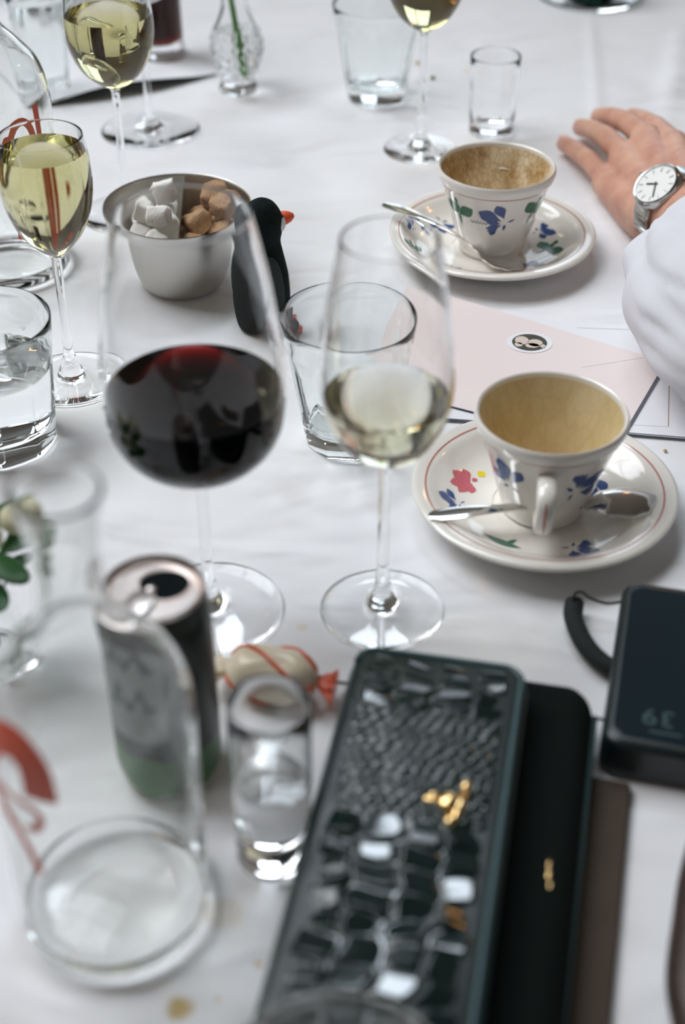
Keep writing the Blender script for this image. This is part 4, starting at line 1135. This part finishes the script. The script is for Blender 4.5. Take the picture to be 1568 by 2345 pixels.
# small posy at the left edge behind the near carafe
def posy():
    p = P(-16, 1500, 0); g = thing('posy_vase', 'small glass vase at the left edge behind the near carafe', 'vase', (p.x, p.y, 0))
    o = catmull([(0.017, 0), (0.0185, 0.002), (0.019, 0.02), (0.018, 0.045), (0.0165, 0.055)], 4); inn = [q for q in offset(o, 0.0016) if q[1] > 0.004]
    v, f, _ = lathe([(0, 0.001)] + o + inn[::-1] + [(0, 0.0045)], 48); mk('glass_body', v, f, M['glass'], g, angle=50)
    s = thing('flower_sprig', 'green leafy sprig with cream buds in the small vase at the left edge', 'flowers', (p.x, p.y, 0.006))
    for k in range(5):
        a = 2 * PI * k / 5 + 0.3; tip = Vector((0.026 * math.cos(a), 0.026 * math.sin(a), 0.085 + 0.012 * math.sin(k * 2.1)))
        mk('stem', *tube(catmull([(0.004 * math.cos(a), 0.004 * math.sin(a), 0), (0.007 * math.cos(a), 0.007 * math.sin(a), 0.045), tuple(tip)], 5), 0.0012, 8), M['stem'], s)
        mk('bud', *ellipsoid(tip, 0.0095, 0.0095, 0.0085, 16, 10), M['bud'], s, angle=180)
    for k in range(12):
        a = 2 * PI * k / 12; h = 0.058 + 0.018 * ((k * 7) % 5) / 4; r = 0.018 + 0.012 * ((k * 3) % 4) / 3
        R = Matrix.Rotation(a, 3, 'Z') @ Matrix.Rotation(-0.5 + 0.25 * (k % 4), 3, 'Y')
        mk('leaf', *ellipsoid(Vector((r * math.cos(a), r * math.sin(a), h)), 0.016, 0.0085, 0.0010, 14, 8, R), M['leaf'], s, angle=180)
posy()

# ------------------------------------------------------------------ the guest on the right: hand, sleeve and wrist watch
def limb(cloud, a, b, ra, rb, n=None):
    a, b = Vector(a), Vector(b); n = n or max(3, int((b - a).length / (min(ra, rb) * 0.35)))
    for k in range(n + 1):
        t = k / n; cloud.append((a.lerp(b, t), ra + (rb - ra) * t))

person = thing('person', 'guest in a white shirt resting a left hand on the cloth', 'person', (0.33, 0.9, 0))
pin = Vector(person.location)
wr = Vector((0.268, 1.072, 0.040))
k_p, k_r, k_m, k_i = P(1392, 392, 0.026), P(1432, 335, 0.042), P(1482, 292, 0.053), P(1545, 306, 0.058)
t_p, t_r, t_m, t_i = P(1292, 330, 0.011), P(1330, 292, 0.013), P(1372, 268, 0.017), P(1448, 268, 0.020)
cl = []
elbow = Vector((0.335, 0.86, 0.055))
limb(cl, elbow, wr + (elbow - wr) * 0.12, 0.040, 0.0285); limb(cl, wr + (elbow - wr) * 0.12, wr, 0.0285, 0.0275)
for kn, w, r0 in ((k_p, Vector((-0.014, 0.002, -0.012)), 0.0155), (k_r, Vector((-0.005, 0.004, -0.004)), 0.0165), (k_m, Vector((0.005, 0.006, 0.004)), 0.0165), (k_i, Vector((0.014, 0.008, 0.010)), 0.0160)):
    c = Vector(kn) - Vector((0, 0, 0.011)); limb(cl, wr + w, c, 0.0185, r0 * 0.88)
    limb(cl, wr + w - Vector((0, 0, 0.004)), c - Vector((0, 0, 0.010)), 0.018, r0 * 0.75)
def finger(kn, tp, r0, r1, arch):
    kn = Vector(kn) - Vector((0, 0, 0.009)); tp = Vector(tp)
    m1 = kn.lerp(tp, 0.42) + Vector((0, 0, arch)); m2 = kn.lerp(tp, 0.74) + Vector((0, 0, arch * 0.75))
    limb(cl, kn, m1, r0, r0 * 0.93); limb(cl, m1, m2, r0 * 0.95, r0 * 0.86); limb(cl, m2, tp, r0 * 0.87, r1)
    return m1, m2, tp
fg = [finger(k_p, t_p, 0.0098, 0.0078, 0.004), finger(k_r, t_r, 0.0108, 0.0086, 0.006), finger(k_m, t_m, 0.0112, 0.0090, 0.006), finger(k_i, t_i, 0.0110, 0.0088, 0.004)]
th1 = wr + Vector((0.030, 0.050, -0.008)); th2 = Vector((0.318, 1.165, 0.022)); th3 = Vector((0.305, 1.205, 0.014))
limb(cl, wr + Vector((0.018, 0.012, -0.006)), th1, 0.019, 0.0155); limb(cl, th1, th2, 0.0150, 0.0118); limb(cl, th2, th3, 0.0115, 0.0095)
def blob(name, cloud, mat, parent, vox, smooth_it):
    base_v, base_f = ellipsoid((0, 0, 0), 1, 1, 1, 14, 9); V, F = [], []
    for c, r in cloud:
        n = len(V); cc = Vector(c) - pin
        if c.z - r < 0.0008: cc.z = r + 0.0008
        V += [q * r + cc for q in base_v]; F += [tuple(i + n for i in q) for q in base_f]
    o = mk(name, V, F, mat, parent, angle=180)
    rm = o.modifiers.new('skin_over', 'REMESH'); rm.mode = 'VOXEL'; rm.voxel_size = vox; rm.use_smooth_shade = True
    sm = o.modifiers.new('soften', 'SMOOTH'); sm.factor = 0.5; sm.iterations = smooth_it
    return o
hand = blob('hand', cl, M['skin'], person, 0.0016, 7)
for m1, m2, tp in fg:
    d = (tp - m2).normalized(); s = d.cross(Vector((0, 0, 1))).normalized(); u = s.cross(d)
    Rn = Matrix((d, s, u)).transposed()
    mk('fingernail', *ellipsoid(tp + d * 0.0015 + u * 0.0066 - pin, 0.0062, 0.0048, 0.0016, 14, 8, Rn), M['nail'], hand, angle=180)

def sleeve():
    secs = [((0.290, 1.000, 0.043), 0.045, 0.037, -0.45), ((0.286, 0.978, 0.048), 0.056, 0.044, -0.35), ((0.285, 0.948, 0.056), 0.075, 0.054, -0.2), ((0.289, 0.915, 0.061), 0.086, 0.059, -0.1),
            ((0.293, 0.865, 0.062), 0.092, 0.060, 0.15), ((0.308, 0.820, 0.064), 0.096, 0.062, 0.5), ((0.355, 0.785, 0.080), 0.094, 0.070, 1.0), ((0.440, 0.790, 0.125), 0.080, 0.078, 1.35), ((0.520, 0.795, 0.200), 0.080, 0.085, 1.5), ((0.600, 0.800, 0.300), 0.085, 0.090, 1.55)]
    flat = [(*c, a, b, ang) for c, a, b, ang in secs]; pts = catmull(flat, 9); n = len(pts); m = 96
    cen = [Vector(p[:3]) for p in pts]; V = []
    for i, p in enumerate(pts):
        t = (cen[min(i + 1, n - 1)] - cen[max(i - 1, 0)]).normalized(); s = t.cross(Vector((0, 0, 1))).normalized(); u = s.cross(t)
        for j in range(m):
            a = 2 * PI * j / m; q = cen[i] + s * (p[3] * math.cos(a)) + u * (p[4] * math.sin(a))
            k = min(i / 10, 1)
            fold = lambda ph, sharp=2.2: max(0.0, 1 - abs(math.sin(ph)) * sharp)            # narrow crease profile
            bend = 0.9 * math.sin(i * 0.06 + 0.4) + 0.5 * noise.noise(q * 9)
            w = 0.0030 * math.sin(4 * a + i * 0.10) + 0.0050 * noise.noise(q * 24)
            w -= 0.0110 * fold(3.6 * a + i * 0.035 + bend, 1.5) * (0.55 + 0.6 * noise.noise(q * 11 + Vector((3, 1, 0))))
            w -= 0.0080 * fold(6.3 * a - i * 0.050 + 1.7 * bend + 0.8) * max(0, 0.4 + noise.noise(q * 13 + Vector((0, 5, 2))))
            w -= 0.0085 * fold(0.30 * i + 1.1 * a + 0.5, 1.4) * max(0.0, 1 - abs(i - 9) / 9)
            q = q + (s * math.cos(a) + u * math.sin(a)) * w * k
            if q.z < 0.0012: q.z = 0.0012 + 0.0004 * math.sin(a * 9)
            V.append(q - pin)
    F = [(i * m + j, (i + 1) * m + j, (i + 1) * m + (j + 1) % m, i * m + (j + 1) % m) for i in range(n - 1) for j in range(m)]
    F.append(tuple(range((n - 1) * m, n * m)))
    o = mk('shirt_sleeve', V, F, M['shirt'], person, angle=180)
    so = o.modifiers.new('cloth_thickness', 'SOLIDIFY'); so.thickness = 0.0012; so.offset = -1
    # folded cuff edge
    V, F = [], []
    t = (cen[1] - cen[0]).normalized(); s = t.cross(Vector((0, 0, 1))).normalized(); u = s.cross(t)
    mm = 64
    for r_, dz in ((1.0, 0.0), (1.03, 0.002), (1.045, 0.014), (1.05, 0.026), (1.02, 0.027)):
        for j in range(mm):
            a = 2 * PI * j / mm; q = cen[0] + t * (dz - 0.001) + s * (0.045 * r_ * math.cos(a)) + u * (0.037 * r_ * math.sin(a)); 
            q.z = max(q.z, 0.0014); V.append(q - pin)
    for i in range(4):
        for j in range(mm): F.append((i * mm + j, (i + 1) * mm + j, (i + 1) * mm + (j + 1) % mm, i * mm + (j + 1) % mm))
    mk('cuff', V, F, M['shirt'], person, angle=180)
sleeve()

def watch():
    ax = (wr - elbow).normalized(); ax = Vector((ax.x - 0.12, ax.y, 0)).normalized()
    h = Vector((ax.y, -ax.x, 0)); up = Vector((0, 0, 1))
    nrm = (-h * math.sin(math.radians(40)) + up * math.cos(math.radians(40))).normalized()
    tan = ax.cross(nrm).normalized()      # towards 12 / 6 along the strap
    c0 = wr - ax * 0.004
    c = c0 + nrm * 0.0300
    g = thing('wrist_watch', 'steel wrist watch with white dial worn below the shirt cuff', 'watch', c)
    # local frame: x along the arm (3 o'clock), y along the strap, z out of the dial
    R = Matrix((ax, nrm.cross(ax), nrm)).transposed(); g.rotation_euler = R.to_euler()
    v, f, _ = lathe([(0, -0.0035), (0.0185, -0.0035), (0.0202, -0.002), (0.0205, 0.002), (0.0198, 0.0040), (0.0186, 0.0050), (0.0176, 0.0046), (0.0172, 0.0034), (0, 0.0034)], 64); mk('case', v, f, M['watch_steel'], g, angle=35)
    d = mk('dial', [(0, 0, 0.0036)] + [(0.0172 * math.cos(2 * PI * k / 48), 0.0172 * math.sin(2 * PI * k / 48), 0.0036) for k in range(48)], [(0, k + 1, (k + 1) % 48 + 1) for k in range(48)], M['dial'], g, smooth=False)
    for k in range(12):
        a = 2 * PI * k / 12; Rz = Matrix.Rotation(a, 3, 'Z'); v, f = box(0.0118, 0.0156, -0.0005, 0.0005, 0.0036, 0.0041)
        mk('hour_marker', [Rz @ Vector(q) for q in v], f, M['watch_steel'], d, smooth=False)
    for nm, a, l, w in (('hour_hand', 0.5, 0.0085, 0.0006), ('minute_hand', 2.3, 0.013, 0.0005)):
        Rz = Matrix.Rotation(a, 3, 'Z'); v, f = box(-0.002, l, -w, w, 0.0042, 0.0045); mk(nm, [Rz @ Vector(q) for q in v], f, M['plastic'], d, smooth=False)
    mk('crown', *tube([(0.0200, 0, 0.0005), (0.0238, 0, 0.0005)], 0.0026, 14), M['watch_steel'], g)
    n = 22
    for k in range(n):
        a = 2 * PI * (k + 0.5) / n
        if abs((a + PI) % (2 * PI) - PI) < 0.62: continue
        ra, rb = 0.0320, 0.0312
        y, z = ra * math.sin(a), rb * math.cos(a) - 0.0300
        v, f = slab(0.0175 if abs((a + PI) % (2 * PI) - PI) > 0.9 else 0.0195, 0.0088, -0.0014, 0.0014, 0.0008, 0.0007, 2, 2)
        Rx = Matrix.Rotation(-a, 3, 'X')
        mk('bracelet_link', [Rx @ Vector(q) + Vector((0, y, z)) for q in v], f, M['watch_steel'], g, angle=40)
watch()
